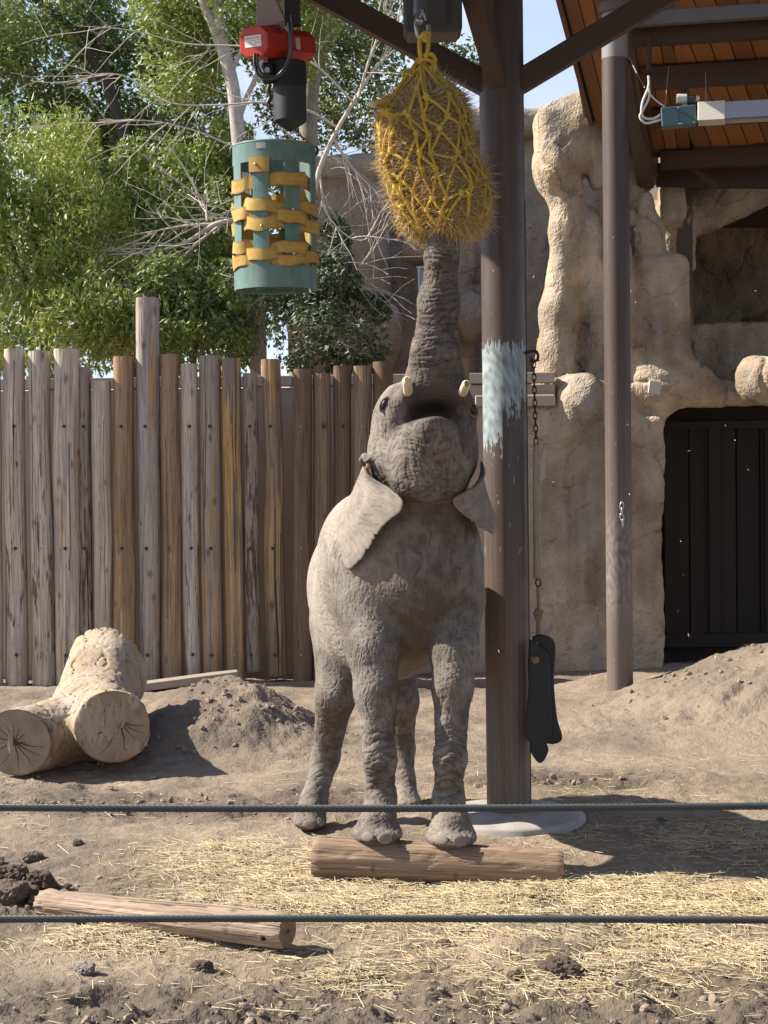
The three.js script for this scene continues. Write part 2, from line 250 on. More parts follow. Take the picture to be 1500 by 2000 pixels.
  const wallTex = texture(512, 512, (u, v) => { const n = fbm(u * 12, v * 9, 1, 4), s = fbm(u * 40, v * 3, 4, 3); const k = 1 + n * 0.16 + s * 0.1; return [0.40 * k, 0.315 * k, 0.235 * k]; }), wm = mat(null, 0.93, { map: wallTex });
  const x0 = at(-260, 1000, 20.25).x, x1 = at(1086, 1000, 20.25).x, top = at(560, 741, 20.25).y;
  part(w, 'wall', box(x1 - x0, top + 0.3, 0.2, (x0 + x1) / 2, top / 2 - 0.25, 0), wm);
  const jointAt = [-260, 20, 300, 575, 830, 1086].map((p) => at(p, 1000, 20.25).x);
  for (let i = 0; i < 5; i++) part(w, 'cap', box(jointAt[i + 1] - jointAt[i] - 0.008, 0.125, 0.26, (jointAt[i] + jointAt[i + 1]) / 2, top - 0.02 + 0.003, 0.004, 0.008), mat([0.45, 0.36, 0.275], 0.9));
  part(w, 'lower_cap', box(at(1086, 1000, 20.2).x - at(930, 1000, 20.2).x, 0.14, 0.3, (at(1086, 1000, 20.2).x + at(930, 1000, 20.2).x) / 2, at(1000, 783, 20.2).y, 0.06, 0.02), mat([0.43, 0.34, 0.26], 0.9));
}

// ---------- moulded rock building ----------
const rockWarp = (x, y, z) => 0.045 * noise(x * 1.3, y * 1.3, z * 1.3) + 0.022 * (Math.abs(noise(x * 2.7, y * 1.9, z * 2.7)) - 0.3) + 0.018 * Math.abs(noise(x * 6, y * 5, z * 6)) + 0.008 * noise(x * 11, y * 11, z * 11) + 0.05 * crease(noise(x * 0.9 + 4, y * 0.8 + noise(x * 2, y * 2, z) * 0.2, z * 0.9), 0.05) + 0.007 * noise(x * 24, y * 24, z * 24);
function rockColour(base, warm, grey) {
  return (x, y, z, ny) => {
    const f = fbm(x * 0.9, y * 0.9, z * 0.9, 4), g = fbm(x * 5, y * 3, z * 5, 4), s = fbm(x * 6, y * 0.8, z * 6 + 7, 3), h = noise(x * 30, y * 30, z * 30);
    let c = mix3(base, warm, clamp(0.5 + f * 1.7)); c = mix3(c, grey, clamp(0.25 + s * 1.2 - 0.1));
    const k = 1 + g * 0.45 + h * 0.14 - 0.5 * crease(noise(x * 1.7, y * 1.7 + f, z * 1.7), 0.025); return c.map((q) => q * k);
  };
}
const rockBump = texture(512, 512, (u, v) => 0.25 * tileNoise(u, v, 14, 4) + 0.25 * tileNoise(u, v, 37, 5) + 0.3 * tileNoise(u, v, 90, 6) + 0.2 * tileNoise(u, v, 200, 7), true, 0.55, 0.55);
const rockMat = painted(0.95, { bumpMap: rockBump, bumpScale: 0.03 });
function sideUV(g) { const p = g.attributes.position, u = new Float32Array(p.count * 2); for (let i = 0; i < p.count; i++) { u[i * 2] = p.getX(i) + 0.7 * p.getZ(i); u[i * 2 + 1] = p.getY(i) + 0.25 * p.getZ(i); } g.setAttribute('uv', new THREE.BufferAttribute(u, 2)); return g; }
{
  const c = (x0, y0, d0, r0, x1, y1, d1, r1, k = 0.15) => cone(at(x0, y0, d0), at(x1, y1, d1), pm(r0, d0), pm(r1, d1), k);
  const e = (x, y, d, rx, ry, rz, k = 0.12, rot) => ell(at(x, y, d), pm(rx, d), pm(ry, d), rz, k, rot);
  const b = (x0, y0, x1, y1, d, hz, r = 0.08, k = 0.12, rot) => { const p = at((x0 + x1) / 2, (y0 + y1) / 2, d + hz); return rbox(p, pm((x1 - x0) / 2, d) - r, pm((y1 - y0) / 2, d) - r, hz - r, r, k, rot); };
  const P = [
    b(1035, 812, 1292, 1400, 20.3, 0.45, 0.06), b(1022, 792, 1108, 1400, 20.22, 0.3, 0.07, 0.1),
    e(1137, 782, 20.35, 50, 55, 0.34), c(1132, 790, 20.2, 30, 1112, 845, 20.25, 6), b(1090, 745, 1250, 830, 20.4, 0.4, 0.14),
    // left column and its overhanging cap
    c(1084, 760, 20.75, 44, 1092, 610, 20.75, 39), c(1092, 610, 20.75, 39, 1104, 455, 20.75, 28), c(1104, 455, 20.75, 28, 1106, 370, 20.8, 34), c(1128, 720, 20.95, 22, 1124, 420, 20.95, 22),
    b(1046, 204, 1176, 345, 20.5, 0.6, 0.2, 0.2, new THREE.Euler(0, 0, 0.1)), e(1078, 335, 20.85, 34, 48, 0.45, 0.2), e(1140, 250, 20.9, 58, 62, 0.5, 0.2), e(1168, 330, 20.8, 19, 44, 0.25, 0.06),
    // middle columns
    c(1158, 690, 21.1, 34, 1163, 560, 21.05, 31), c(1163, 560, 21.05, 31, 1160, 450, 21.1, 25), e(1156, 500, 20.9, 28, 92, 0.3), c(1178, 740, 20.7, 27, 1182, 545, 20.75, 24),
    // right block, its spire and the hanging pieces under the eave
    b(1228, 500, 1334, 760, 20.4, 0.5, 0.14, 0.15), c(1290, 740, 20.6, 62, 1285, 560, 20.7, 46), b(1244, 430, 1298, 540, 20.6, 0.35, 0.12, 0.15), c(1266, 470, 20.7, 26, 1264, 386, 20.7, 15, 0.12), b(1288, 250, 1332, 440, 21.45, 0.3, 0.1, 0.05), b(1214, 250, 1254, 420, 21.1, 0.3, 0.1, 0.05), e(1236, 425, 20.95, 14, 22, 0.15, 0.05), e(1224, 590, 20.5, 22, 120, 0.3, 0.1),
    b(1280, 770, 1440, 860, 20.4, 0.4, 0.08), b(1400, 745, 1900, 805, 20.55, 0.35, 0.08),
    b(1286, 400, 1352, 540, 21.7, 0.4, 0.1, 0.1),
    // arch over the door
    e(1325, 748, 20.6, 72, 52, 0.4, 0.2), c(1340, 752, 20.5, 40, 1400, 775, 20.5, 24, 0.15), c(1400, 775, 20.5, 22, 1640, 768, 20.5, 26, 0.12), b(1210, 830, 1296, 1400, 20.3, 0.45, 0.06),
    e(1492, 746, 19.9, 54, 52, 0.42, 0.1), e(1530, 775, 19.9, 60, 50, 0.4, 0.15), e(1470, 735, 19.95, 34, 40, 0.3, 0.05),
    // recess above the door
    b(1215, 150, 2100, 900, 30, 0.4, 0.05), b(1310, 634, 1900, 790, 21.1, 0.6, 0.06, 0.06), b(1325, 640, 2000, 700, 22, 4.2, 0.06, 0.06), c(1290, 440, 22.4, 50, 1560, 330, 22.2, 40, 0.2), c(1560, 330, 22.2, 40, 1900, 250, 22.2, 60, 0.2),
    b(1500, 700, 1900, 1400, 20.6, 0.3, 0.06),
  ];
  // door opening
  const q = at(1593, 1210, 20.6); P.push(rbox(q, pm(303, 20.6) - 0.34, pm(420, 20.6) - 0.34, 0.8, 0.34, 0.05, undefined, true));
  const g = tint(surfaceNets(P, 0.03, rockWarp), rockColour([0.25, 0.185, 0.12], [0.53, 0.40, 0.27], [0.36, 0.32, 0.27]));
  const r = thing('rock_building', 'tan moulded rock building with columns and a boulder above a dark door', 'building');
  part(r, 'rock_face', sideUV(g), rockMat);
  // the door: dark planks in a frame
  const dz = 21.0, dm = () => { const k = rr(0.8, 1.25); return mat([0.021 * k, 0.0135 * k, 0.01 * k], 0.9); }; reseed(31);
  const door = part(r, 'door', box(pm(420, dz), pm(570, dz), 0.05, at(1490, 1040, dz).x, at(1490, 1040, dz).y, -dz - 0.06), mat([0.02, 0.013, 0.01], 0.9), 'dark brown timber door of wide boards');
  for (let i = 0; i < 7; i++) { const xa = 1300 + i * 46; part(door, 'plank', box(pm(43, dz), pm(430, dz), 0.04, at(xa + 23, 1045, dz).x, at(xa + 23, 1045, dz).y, -dz, 0.006), dm()); }
  for (const [xa, ya, xb, yb] of [[1296, 822, 1620, 838], [1296, 1236, 1620, 1262], [1383, 838, 1406, 1236], [1492, 838, 1515, 1236], [1296, 838, 1310, 1236]]) part(door, 'rail', box(pm(xb - xa, dz), pm(yb - ya, dz), 0.05, at((xa + xb) / 2, (ya + yb) / 2, dz).x, at((xa + xb) / 2, (ya + yb) / 2, dz).y, -dz + 0.047, 0.006), dm());
  // small pale panel bolted to the rock
  const s = thing('wall_panel', 'small pale square panel tilted on the rock beside the door', 'panel', at(1279, 757, 20.0));
  const pl = part(s, 'plate', box(0.15, 0.16, 0.05, 0, 0, 0, 0.008), mat([0.5, 0.46, 0.4], 0.7)); pl.rotation.z = -0.15; part(s, 'bracket', box(0.05, 0.05, 0.25, 0, 0, -0.14), mat([0.2, 0.18, 0.16], 0.7));
}
{ // the far cliff
  const b = (x0, y0, x1, y1, d, hz, r, k = 0.2) => { const p = at((x0 + x1) / 2, (y0 + y1) / 2, d + hz); return rbox(p, pm((x1 - x0) / 2, d) - r, pm((y1 - y0) / 2, d) - r, hz - r, r, k); };
  const P = [b(566, 316, 770, 1300, 24.6, 0.7, 0.25), b(750, 232, 930, 1300, 25.2, 0.8, 0.25), b(900, 222, 1260, 1300, 25.6, 0.8, 0.25), cone(at(560, 338, 24.7), at(780, 330, 24.7), 0.22, 0.24, 0.1), cone(at(760, 250, 25.2), at(1080, 236, 25.5), 0.24, 0.24, 0.12), ell(at(815, 490, 24.7), 0.26, 0.22, 0.4, 0.1), ell(at(760, 660, 24.4), 0.22, 0.5, 0.4, 0.1), ell(at(915, 620, 24.8), 0.3, 0.4, 0.4, 0.1)];
  const g = tint(surfaceNets(P, 0.06, (x, y, z) => rockWarp(x, y, z) * 1.3), rockColour([0.27, 0.215, 0.16], [0.33, 0.255, 0.18], [0.23, 0.205, 0.175]));
  const r = thing('rock_cliff', 'grey brown moulded rock cliff rising behind the wall and the steel column', 'cliff'); part(r, 'rock_face', sideUV(g), rockMat);
  const w = thing('window_frame', 'narrow pale framed window set in the cliff beside the trunk', 'window', at(828, 575, 24.25));
  const fm = mat([0.5, 0.5, 0.48], 0.5); for (const sx of [-0.07, 0.07]) part(w, 'jamb', box(0.03, 0.75, 0.05, sx, 0, 0), fm); for (const sy of [-0.39, 0.39]) part(w, 'rail', box(0.2, 0.03, 0.05, 0, sy, 0), fm); part(w, 'pane', box(0.11, 0.74, 0.01, 0, 0, -0.01), mat([0.3, 0.36, 0.4], 0.15)); part(w, 'backing', box(0.16, 0.76, 0.5, 0, 0, -0.28), mat([0.2, 0.18, 0.15], 0.9));
}

// ---------- steel columns ----------
const COL = at(994, 1588, 11.85);
{
  const H = 6.2, ang = (u) => (u > 0.5 ? u - 1 : u);   // 0 faces the camera, -0.25 left, 0.25 right
  const tex = texture(768, 1536, (u, v) => {
    const y = v * H, a = ang(u), [ca, cb] = per(u, 1), f = fbm(ca * 2, cb * 2, y * 1.6, 4), s = noise(ca * 14, cb * 14, y * 0.9), fine = noise(ca * 40, cb * 40, y * 40);
    let c = mix3([0.062, 0.041, 0.034], [0.1, 0.069, 0.057], clamp(0.5 + f * 0.8 + s * 0.3));
    const dusty = 1 - sstep(1.2, 3.0, y + f * 0.7); c = mix3(c, [0.165, 0.122, 0.09], dusty * clamp(0.55 + s * 0.4));
    // worn grey blue patch with curved rub marks
    const top = 3.43 + 0.06 * noise(a * 40, 1, 3), bot = (a < -0.03 ? 2.6 : 2.86) + 0.1 * noise(a * 26, 5, 3) + (a > 0.12 ? 0.08 : 0), ed = a < 0.2 + 0.03 * noise(y * 7, 1, 1) && a > -0.34;
    const m0 = Math.min((top - y) / 0.1, (y - bot) / 0.16, (0.215 - a) / 0.03, (a + 0.34) / 0.03), mk = clamp(m0 * 0.6 + 0.15 + 0.4 * noise(a * 45, y * 7 + a * 14, 21) + 0.35 * noise(a * 100, y * 20 + a * 30, 23));
    if (mk > 0.4 && m0 > -0.5) { const sw = noise(a * 16 + Math.sin(y * 5) * 0.9, (y + a * a * 6 + a * 1.8) * 15, 2), sw2 = noise(a * 30, (y + a * 2.2) * 42, 5); const k = clamp(0.66 + sw * 0.75 + sw2 * 0.35); c = mix3([0.12, 0.135, 0.14], [0.36, 0.41, 0.42], k); if (noise(a * 60, y * 30, 8) > 0.62) c = [0.2, 0.15, 0.13]; }
    else { const chip = noise(a * 70, y * 26, 4) + 0.5 * noise(a * 20, y * 6, 9); if (chip > 0.92 && y < 5 && y > 1.2) c = mix3(c, [0.42, 0.42, 0.41], 0.75); if (noise(a * 30, y * 9, 14) > 0.6 && y > 1.8 && y < 2.6) c = mix3(c, [0.34, 0.33, 0.32], 0.5); if (crease(noise(a * 25 + y * 3, y * 4, 17), 0.02) > 0.3) c = c.map((q) => q * 1.5); }
    const fl = 1 - sstep(0.2, 1.9, y); if (a > 0.02) c = mix3(c, [0.24, 0.2, 0.165], fl * 0.25 * clamp(0.5 + f));
    return c.map((q) => q * (1 + fine * 0.1));
  });
  const rough = texture(128, 256, (u, v) => 0.48 + 0.25 * fbm(u * 6, v * 20, 2, 3), true);
  const c = thing('steel_column', 'thick brown steel column beside the elephant with a worn grey blue patch', 'column', V(COL.x, 0, COL.z));
  const g = new THREE.CylinderGeometry(0.157, 0.157, H, 72, 1, true); g.translate(0, H / 2, 0);
  part(c, 'shaft', g, mat(null, 1, { map: tex, roughnessMap: rough, metalness: 0.1 }));
  part(c, 'seam', box(0.012, 4.4, 0.02, 0.153, 2.2, 0.03), mat([0.12, 0.085, 0.07], 0.7));
  const paint = mat([0.072, 0.046, 0.036], 0.65), J = at(975, 168, 11.85).y;
  const brace = (dx, dz, rise, len, w, h) => { const d = V(dx, rise, dz).normalize(), a = V(0, J - 0.05, 0).addScaledVector(d, 0.1), bq = V(0, J - 0.05, 0).addScaledVector(d, len); part(c, 'brace', bar(a, bq, w, h, V(0, 1, 0), 0.008), paint); };
  brace(-1, -0.06, 0.575, 3.4, 0.14, 0.16); brace(1, 0.02, 0.575, 3.4, 0.14, 0.16); brace(-0.30, 1, 0.6, 2.6, 0.13, 0.15);
  part(c, 'cap_plate', box(0.42, 0.03, 0.42, 0, H + 0.015, 0), paint);
  const pad = thing('concrete_pad', 'round pale concrete footing at the base of the thick steel column', 'footing', V(COL.x, 0, COL.z));
  const pg = new THREE.LatheGeometry([[0, 0.075], [0.2, 0.075], [0.5, 0.05], [0.545, 0.03], [0.56, -0.1]].map(([x, y]) => new THREE.Vector2(x, y)), 64);
  const ct = texture(256, 256, (u, v) => { const n = fbm(u * 9, v * 9, 2, 4), st = fbm(u * 4 + 9, v * 4, 7, 3); let q = mix3([0.29, 0.262, 0.23], [0.40, 0.365, 0.325], clamp(0.5 + n)); if (st > 0.18) q = mix3(q, [0.27, 0.2, 0.165], clamp((st - 0.18) * 5) * 0.7); return q; });
  const pp = pg.attributes.position, pu = pg.attributes.uv; for (let i = 0; i < pp.count; i++) pu.setXY(i, pp.getX(i) * 0.8, pp.getZ(i) * 0.8);
  part(pad, 'slab', pg, mat(null, 0.92, { map: ct }));
}
{
  const D = 17.6, p = at(1211, 1330, D), top = at(1204, 12, D).y, H = top + 0.3;
  const tex = texture(384, 1536, (u, v) => { const y = v * H, a = u > 0.5 ? u - 1 : u, [ca, cb] = per(u, 1), f = fbm(ca * 2, cb * 2, y * 1.4 + 9, 4), s = noise(ca * 16, cb * 16, y);
    let c = mix3([0.062, 0.042, 0.035], [0.1, 0.07, 0.058], clamp(0.5 + f * 0.8 + s * 0.3)); const dusty = 1 - sstep(0.9, 4.6, y + f * 0.9); c = mix3(c, [0.21, 0.16, 0.125], dusty * clamp(0.6 + s * 0.4));
    const rub = (1 - sstep(0.2, 0.75, Math.abs(y - 1.75))) * clamp(0.35 + noise(a * 22 + Math.sin(y * 7), y * 12, 2)); c = mix3(c, [0.36, 0.345, 0.325], rub * 0.4);
    if (noise(a * 60, y * 22, 4) > 0.68 && y < 4) c = mix3(c, [0.4, 0.38, 0.36], 0.7); if (y > H - 0.55) c = [0.24, 0.22, 0.21]; return c; });
  const c = thing('steel_column', 'slimmer brown steel column under the roof, in front of the rock building', 'column', V(p.x, 0, p.z));
  const g = new THREE.CylinderGeometry(pm(25.5, D), pm(25.5, D), H, 48, 1, true); g.translate(0, H / 2 - 0.3, 0); part(c, 'shaft', g, mat(null, 0.55, { map: tex, metalness: 0.1 }));
  part(c, 'collar', new THREE.CylinderGeometry(0.17, 0.17, 0.1, 32).translate(0, top - 0.03, 0), mat([0.12, 0.085, 0.075], 0.6));
  const ch = thing('short_chain', 'short bright chain hanging on the slimmer column', 'chain', V(p.x, at(1214, 980, D).y, p.z + 0.155));
  const lm = mat([0.5, 0.49, 0.47], 0.35, { metalness: 0.8 }), lg = new THREE.TorusGeometry(0.026, 0.0075, 7, 14).scale(0.75, 1.5, 1);
  for (let i = 0; i < 4; i++) { const l = part(ch, 'link', lg, lm); l.position.set(0.012 + (i === 3 ? 0.01 : 0), -0.04 - i * 0.06, 0); l.rotation.y = i % 2 ? 1.2 : 0.1; l.rotation.z = i * 0.13 - 0.1; }
}
// ---------- timber roof over the door ----------
{
  reseed(404);
  const P0 = at(1092, 0, 17.9), P1 = at(1172, 303, 21.2), e = P1.clone().sub(P0), yaw = 12 * Math.PI / 180, cross = V(Math.cos(yaw), 0, Math.sin(yaw)), n = V().crossVectors(e, cross).normalize(); if (n.y > 0) n.negate();  // n points down
  const on = (px, py) => { const d = at(px, py, 1).sub(camera.position), t = P0.clone().sub(camera.position).dot(n) / d.dot(n); return camera.position.clone().addScaledVector(d, t); };
  const roof = thing('canopy_roof', 'timber lined canopy roof with brown beams over the dark door', 'roof');
  const wood = (k) => { const s = rnd() * 50; return mat(null, 0.75, { color: new THREE.Color().setRGB(k, k, k) }); };
  const plankTex = [0, 1, 2].map((q) => texture(64, 512, (u, v) => { const g = noise(u * 9 + q * 20, v * 3, q), g2 = noise(u * 30, v * 8 + q * 9, 3), k = 1 + g * 0.22 + g2 * 0.15; return [0.25 * k, 0.105 * k, 0.037 * k]; }));
  const tones = plankTex.flatMap((t) => [0.75, 0.95, 1.15].map((k) => mat([k, k, k], 0.7, { map: t })));
  const tone = () => tones[Math.floor(rnd() * tones.length)];
  const plank = (a, b, w) => { const g = bar(a, b, w, 0.03, n.clone().negate()); part(roof, 'plank', g, tone()); };
  const eu = e.clone().normalize(), far = P1.clone(), near = P0.clone().addScaledVector(eu, -2.2);
  // soffit planks run along the left edge
  const PW = 0.155;
  for (let i = 0; i < 7; i++) plank(near.clone().addScaledVector(cross, 0.05 + PW * (i + 0.5)), far.clone().addScaledVector(cross, 0.05 + PW * (i + 0.5)), PW - 0.012);
  const dark = mat([0.065, 0.038, 0.022], 0.8), darker = mat([0.05, 0.03, 0.02], 0.85), edgeM = mat([0.14, 0.065, 0.04], 0.75);
  part(roof, 'edge_board', bar(near.clone().addScaledVector(n, -0.02), far.clone().addScaledVector(n, -0.02), 0.05, 0.14, n.clone().negate()), edgeM);
  part(roof, 'end_board', bar(far.clone().addScaledVector(n, -0.01).addScaledVector(eu, 0.02), far.clone().addScaledVector(cross, 1.15).addScaledVector(n, -0.01).addScaledVector(eu, 0.02), 0.05, 0.12, n.clone().negate()), edgeM);
  // ceiling planks between the beams run aslant
  const A = on(1287, 83), Bq = on(1345, 218), dir = Bq.clone().sub(A).normalize(), side = V().crossVectors(dir, n).normalize(); if (side.x < 0) side.negate();
  const w2 = on(1326, 81).sub(A).dot(side);
  const start = far.clone().addScaledVector(cross, 1.14);
  for (let i = -8; i < 34; i++) {
    const base = A.clone().addScaledVector(side, i * w2), a = base.clone().addScaledVector(dir, -3), b = base.clone().addScaledVector(dir, 3.2);
    // keep inside the far edge and right of the soffit
    const lim = (p) => p.clone().sub(far).dot(eu), rt = (p) => p.clone().sub(P0).dot(V().crossVectors(eu, n).normalize()) * (V().crossVectors(eu, n).x < 0 ? -1 : 1);
    let s = -3, t = 3.2; while (t > s && lim(base.clone().addScaledVector(dir, t)) > -0.02) t -= 0.04; while (s < t && rt(base.clone().addScaledVector(dir, s)) < 1.16) s += 0.04; while (t > s && rt(base.clone().addScaledVector(dir, t)) < 1.16) t -= 0.04;
    if (t - s > 0.2) plank(base.clone().addScaledVector(dir, s), base.clone().addScaledVector(dir, t), w2 - 0.014);
  }
  // deck above the planks keeps the sky out
  const up = n.clone().multiplyScalar(-1), mid = P0.clone().addScaledVector(cross, 3.9).addScaledVector(eu, 0.62).addScaledVector(up, 0.12);
  const dk = part(roof, 'deck', box(7.8, 0.12, 6.0), mat([0.16, 0.13, 0.11], 0.7)); dk.position.copy(mid); dk.quaternion.setFromRotationMatrix(new THREE.Matrix4().makeBasis(cross, up, V().crossVectors(cross, up)));
  // cross beams
  const beam = (x, y, hpx, D, len, m, w = 0.14) => { const p = on(x, y), h = pm(hpx, D), a = p.clone().addScaledVector(n, h / 2 + 0.02), b = a.clone().addScaledVector(cross, len); part(roof, 'beam', bar(a, b, w, h, V(0, 1, 0), 0.01), m); };
  beam(1232, 56, 34, 18.5, 5.6, dark); beam(1258, 132, 42, 19.3, 5.6, dark); beam(1275, 214, 34, 20.2, 5.6, dark); beam(1290, 296, 34, 21.1, 5.6, dark, 0.16);
  part(roof, 'back_board', bar(on(1290, 300).addScaledVector(n, 0.24).add(V(0, 0, -0.3)), on(1290, 300).addScaledVector(n, 0.24).add(V(5.5, -0.3, 0.55)), 0.06, 0.3), darker);
  part(roof, 'rear_deck', box(11, 0.14, 11, 9.0, 6.75, -26.4), mat([0.16, 0.13, 0.11], 0.7)); part(roof, 'rear_wall', box(0.2, 4.2, 9, 3.95, 4.7, -26.2), mat([0.11, 0.09, 0.07], 0.95));
  // steel channel in front
  const gm = mat([0.16, 0.155, 0.16], 0.55, { metalness: 0.2 });
  part(roof, 'steel_beam', bar(at(1224, 26, 18.1), at(1224, 26, 18.1).addScaledVector(cross, 5.6), 0.12, 0.3, V(0, 1, 0), 0.01), gm);
  // rafter along the slope
  part(roof, 'rafter', bar(at(1216, 30, 18.3), at(1262, 352, 21.2), 0.2, 0.26, V(0, 1, 0), 0.01), mat([0.085, 0.06, 0.042], 0.75));
  part(roof, 'pipe', tube([at(1229, 120, 18.2), at(1250, 240, 19.4), at(1282, 345, 20.7)], 0.022, 20), darker);
  part(roof, 'pipe', tube([at(1268, 70, 18.2), at(1267, 140, 18.25)], 0.03, 8), dark);

  // heater: a long reflector with a teal control box
  const h = thing('tube_heater', 'long grey tube heater with a teal control box under the canopy', 'heater', at(1400, 218, 17.4));
  const teal = mat([0.085, 0.16, 0.165], 0.55), dz = (px, py, d = 17.4) => at(px, py, d).sub(h.position), hc = cross.clone();
  const bx = part(h, 'control_box', new RoundedBoxGeometry(pm(66, 17.4), pm(37, 17.4), 0.18, 2, 0.008), teal); bx.position.copy(dz(1325, 229)); bx.rotation.y = -yaw * 0.6; bx.rotation.z = 0.05;
  part(bx, 'lid_seam', box(0.006, 0.19, 0.004, -0.0, 0, 0.092), mat([0.04, 0.08, 0.085], 0.6)); part(bx, 'lid_seam', bar(V(-0.08, 0.095, 0.0915), V(0.17, -0.06, 0.0915), 0.004, 0.007, V(0, 0, 1)), mat([0.04, 0.08, 0.085], 0.6));
  for (const [sx, sy] of [[0, -0.085], [0.02, -0.085], [0.15, -0.085], [0, 0.08]]) part(bx, 'screw', new THREE.SphereGeometry(0.006, 8, 6).translate(sx, sy, 0.092), mat([0.6, 0.6, 0.58], 0.4));
  const sh = new THREE.Shape(); sh.moveTo(-0.15, -0.09); sh.lineTo(-0.09, 0.09); sh.lineTo(0.09, 0.09); sh.lineTo(0.15, -0.09); sh.lineTo(0.142, -0.09); sh.lineTo(0.085, 0.08); sh.lineTo(-0.085, 0.08); sh.lineTo(-0.142, -0.09);
  const rg = new THREE.ExtrudeGeometry(sh, { depth: 3.4, bevelEnabled: false }); const rf = part(h, 'reflector', rg, mat([0.42, 0.43, 0.45], 0.4, { metalness: 0.4 })); rf.position.copy(dz(1366, 222)); rf.rotation.y = Math.PI / 2 - yaw; rf.rotation.order = 'YXZ';
  const cap = new THREE.ExtrudeGeometry(new THREE.Shape([[-0.15, -0.09], [-0.1, 0.09], [0.1, 0.09], [0.15, -0.09]].map(([x, y]) => new THREE.Vector2(x, y))), { depth: 0.26, bevelEnabled: true, bevelSize: 0.01, bevelThickness: 0.01, bevelSegments: 2 }); const cp = part(h, 'end_cap', cap, mat([0.62, 0.58, 0.5], 0.45)); cp.position.copy(dz(1365, 222)); cp.rotation.y = Math.PI / 2 - yaw;
  part(h, 'tube', bar(dz(1362, 232), dz(1362, 232).addScaledVector(hc, 3.5), 0.05, 0.05), mat([0.4, 0.33, 0.27], 0.5, { metalness: 0.4 }));
  const fan = part(h, 'fan', new THREE.CylinderGeometry(0.05, 0.05, 0.1, 20).rotateZ(Math.PI / 2), mat([0.6, 0.58, 0.54], 0.4)); fan.position.copy(dz(1331, 193)); part(fan, 'motor', new THREE.CylinderGeometry(0.045, 0.045, 0.09, 18).rotateZ(Math.PI / 2).translate(0.1, -0.01, 0), mat([0.05, 0.05, 0.05], 0.5)); part(fan, 'cover', new THREE.CylinderGeometry(0.03, 0.03, 0.04, 14).rotateZ(Math.PI / 2).translate(0.16, 0, 0.01), mat([0.6, 0.58, 0.54], 0.4)); part(fan, 'neck', box(0.05, 0.07, 0.05, 0.03, -0.07, 0), mat([0.2, 0.2, 0.2], 0.5));
  for (const [x0, y0, x1, y1] of [[1306, 130, 1299, 206], [1378, 140, 1379, 206]]) part(h, 'hanger', tube([dz(x0, y0, 18.3), dz(x1, y1)], 0.004, 4, 5), mat([0.45, 0.42, 0.36], 0.5));
  const cable = mat([0.66, 0.64, 0.6], 0.5);
  part(h, 'cable', tube([dz(1267, 148), dz(1267, 168), dz(1254, 205), dz(1256, 228), dz(1275, 232), dz(1293, 223)], 0.014, 40), cable); part(h, 'cable', tube([dz(1267, 168, 17.38), dz(1268, 188), dz(1256, 215), dz(1250, 228), dz(1260, 240), dz(1276, 238), dz(1293, 233)], 0.014, 40), cable); part(h, 'cable', tube([dz(1268, 182), dz(1280, 195), dz(1298, 208)], 0.009, 14), cable); part(h, 'chain', tube([dz(1229, 112, 17.9), dz(1245, 145, 17.7), dz(1260, 172)], 0.008, 14), mat([0.2, 0.18, 0.16], 0.5));
}

// ---------- the canopy that the thick column and the hoists belong to; its edge shades the column's top ----------
{
  const c = thing('hoist_canopy', 'brown canopy carried by the thick column and its braces above the elephant', 'canopy'), m = mat([0.13, 0.085, 0.06], 0.8), st = mat([0.085, 0.058, 0.048], 0.6);
  part(c, 'deck', box(13.2, 0.12, 10.2, 4.25, 6.98, -8.4), m);
  part(c, 'edge_beam', box(0.16, 0.3, 10.2, -2.28, 6.77, -8.4), st); part(c, 'edge_beam', box(13.0, 0.3, 0.16, 4.3, 6.77, -13.42), st);
  for (let i = 0; i < 5; i++) part(c, 'rafter', box(13.0, 0.2, 0.12, 4.3, 6.8, -4.2 - i * 2.0), st);
  part(c, 'main_beam', box(0.2, 0.4, 9.9, COL.x, 6.6, -8.4), st);
}
// ---------- the ground ----------
const bumpAt = (x, z, cx, cz, rx, rz, h, p = 1) => { const d = Math.hypot((x - cx) / rx, (z - cz) / rz); return d >= 1 ? 0 : h * Math.pow(0.5 + 0.5 * Math.cos(Math.PI * d), p); };
const ridge = (a) => 1 - Math.abs(a);
function groundBase(x, z) {                        // broad shape
  let h = 0;
  h += bumpAt(x, z, -1.62, -15.9, 1.35, 1.5, 0.5, 0.9) + bumpAt(x, z, -1.1, -15.2, 1.0, 1.0, 0.14);
  h += bumpAt(x, z, 4.6, -17.2, 2.9, 2.6, 0.62) + bumpAt(x, z, 3.4, -15.9, 0.9, 0.6, 0.06) + bumpAt(x, z, 2.55, -18.6, 0.9, 0.8, 0.17) + bumpAt(x, z, 3.3, -16.2, 2.6, 2.2, 0.16);
  h += bumpAt(x, z, -2.6, -13.7, 1.6, 1.1, -0.05);
  h += 0.035 * noise(x * 0.7, z * 0.7, 2) + 0.02 * noise(x * 1.9, z * 1.9, 5);
  const flat = Math.min(1, Math.hypot(x - 0.86, (z + 11.85)) / 1.0);   // level round the column and the elephant
  return h * sstep(0.35, 1, flat);
}
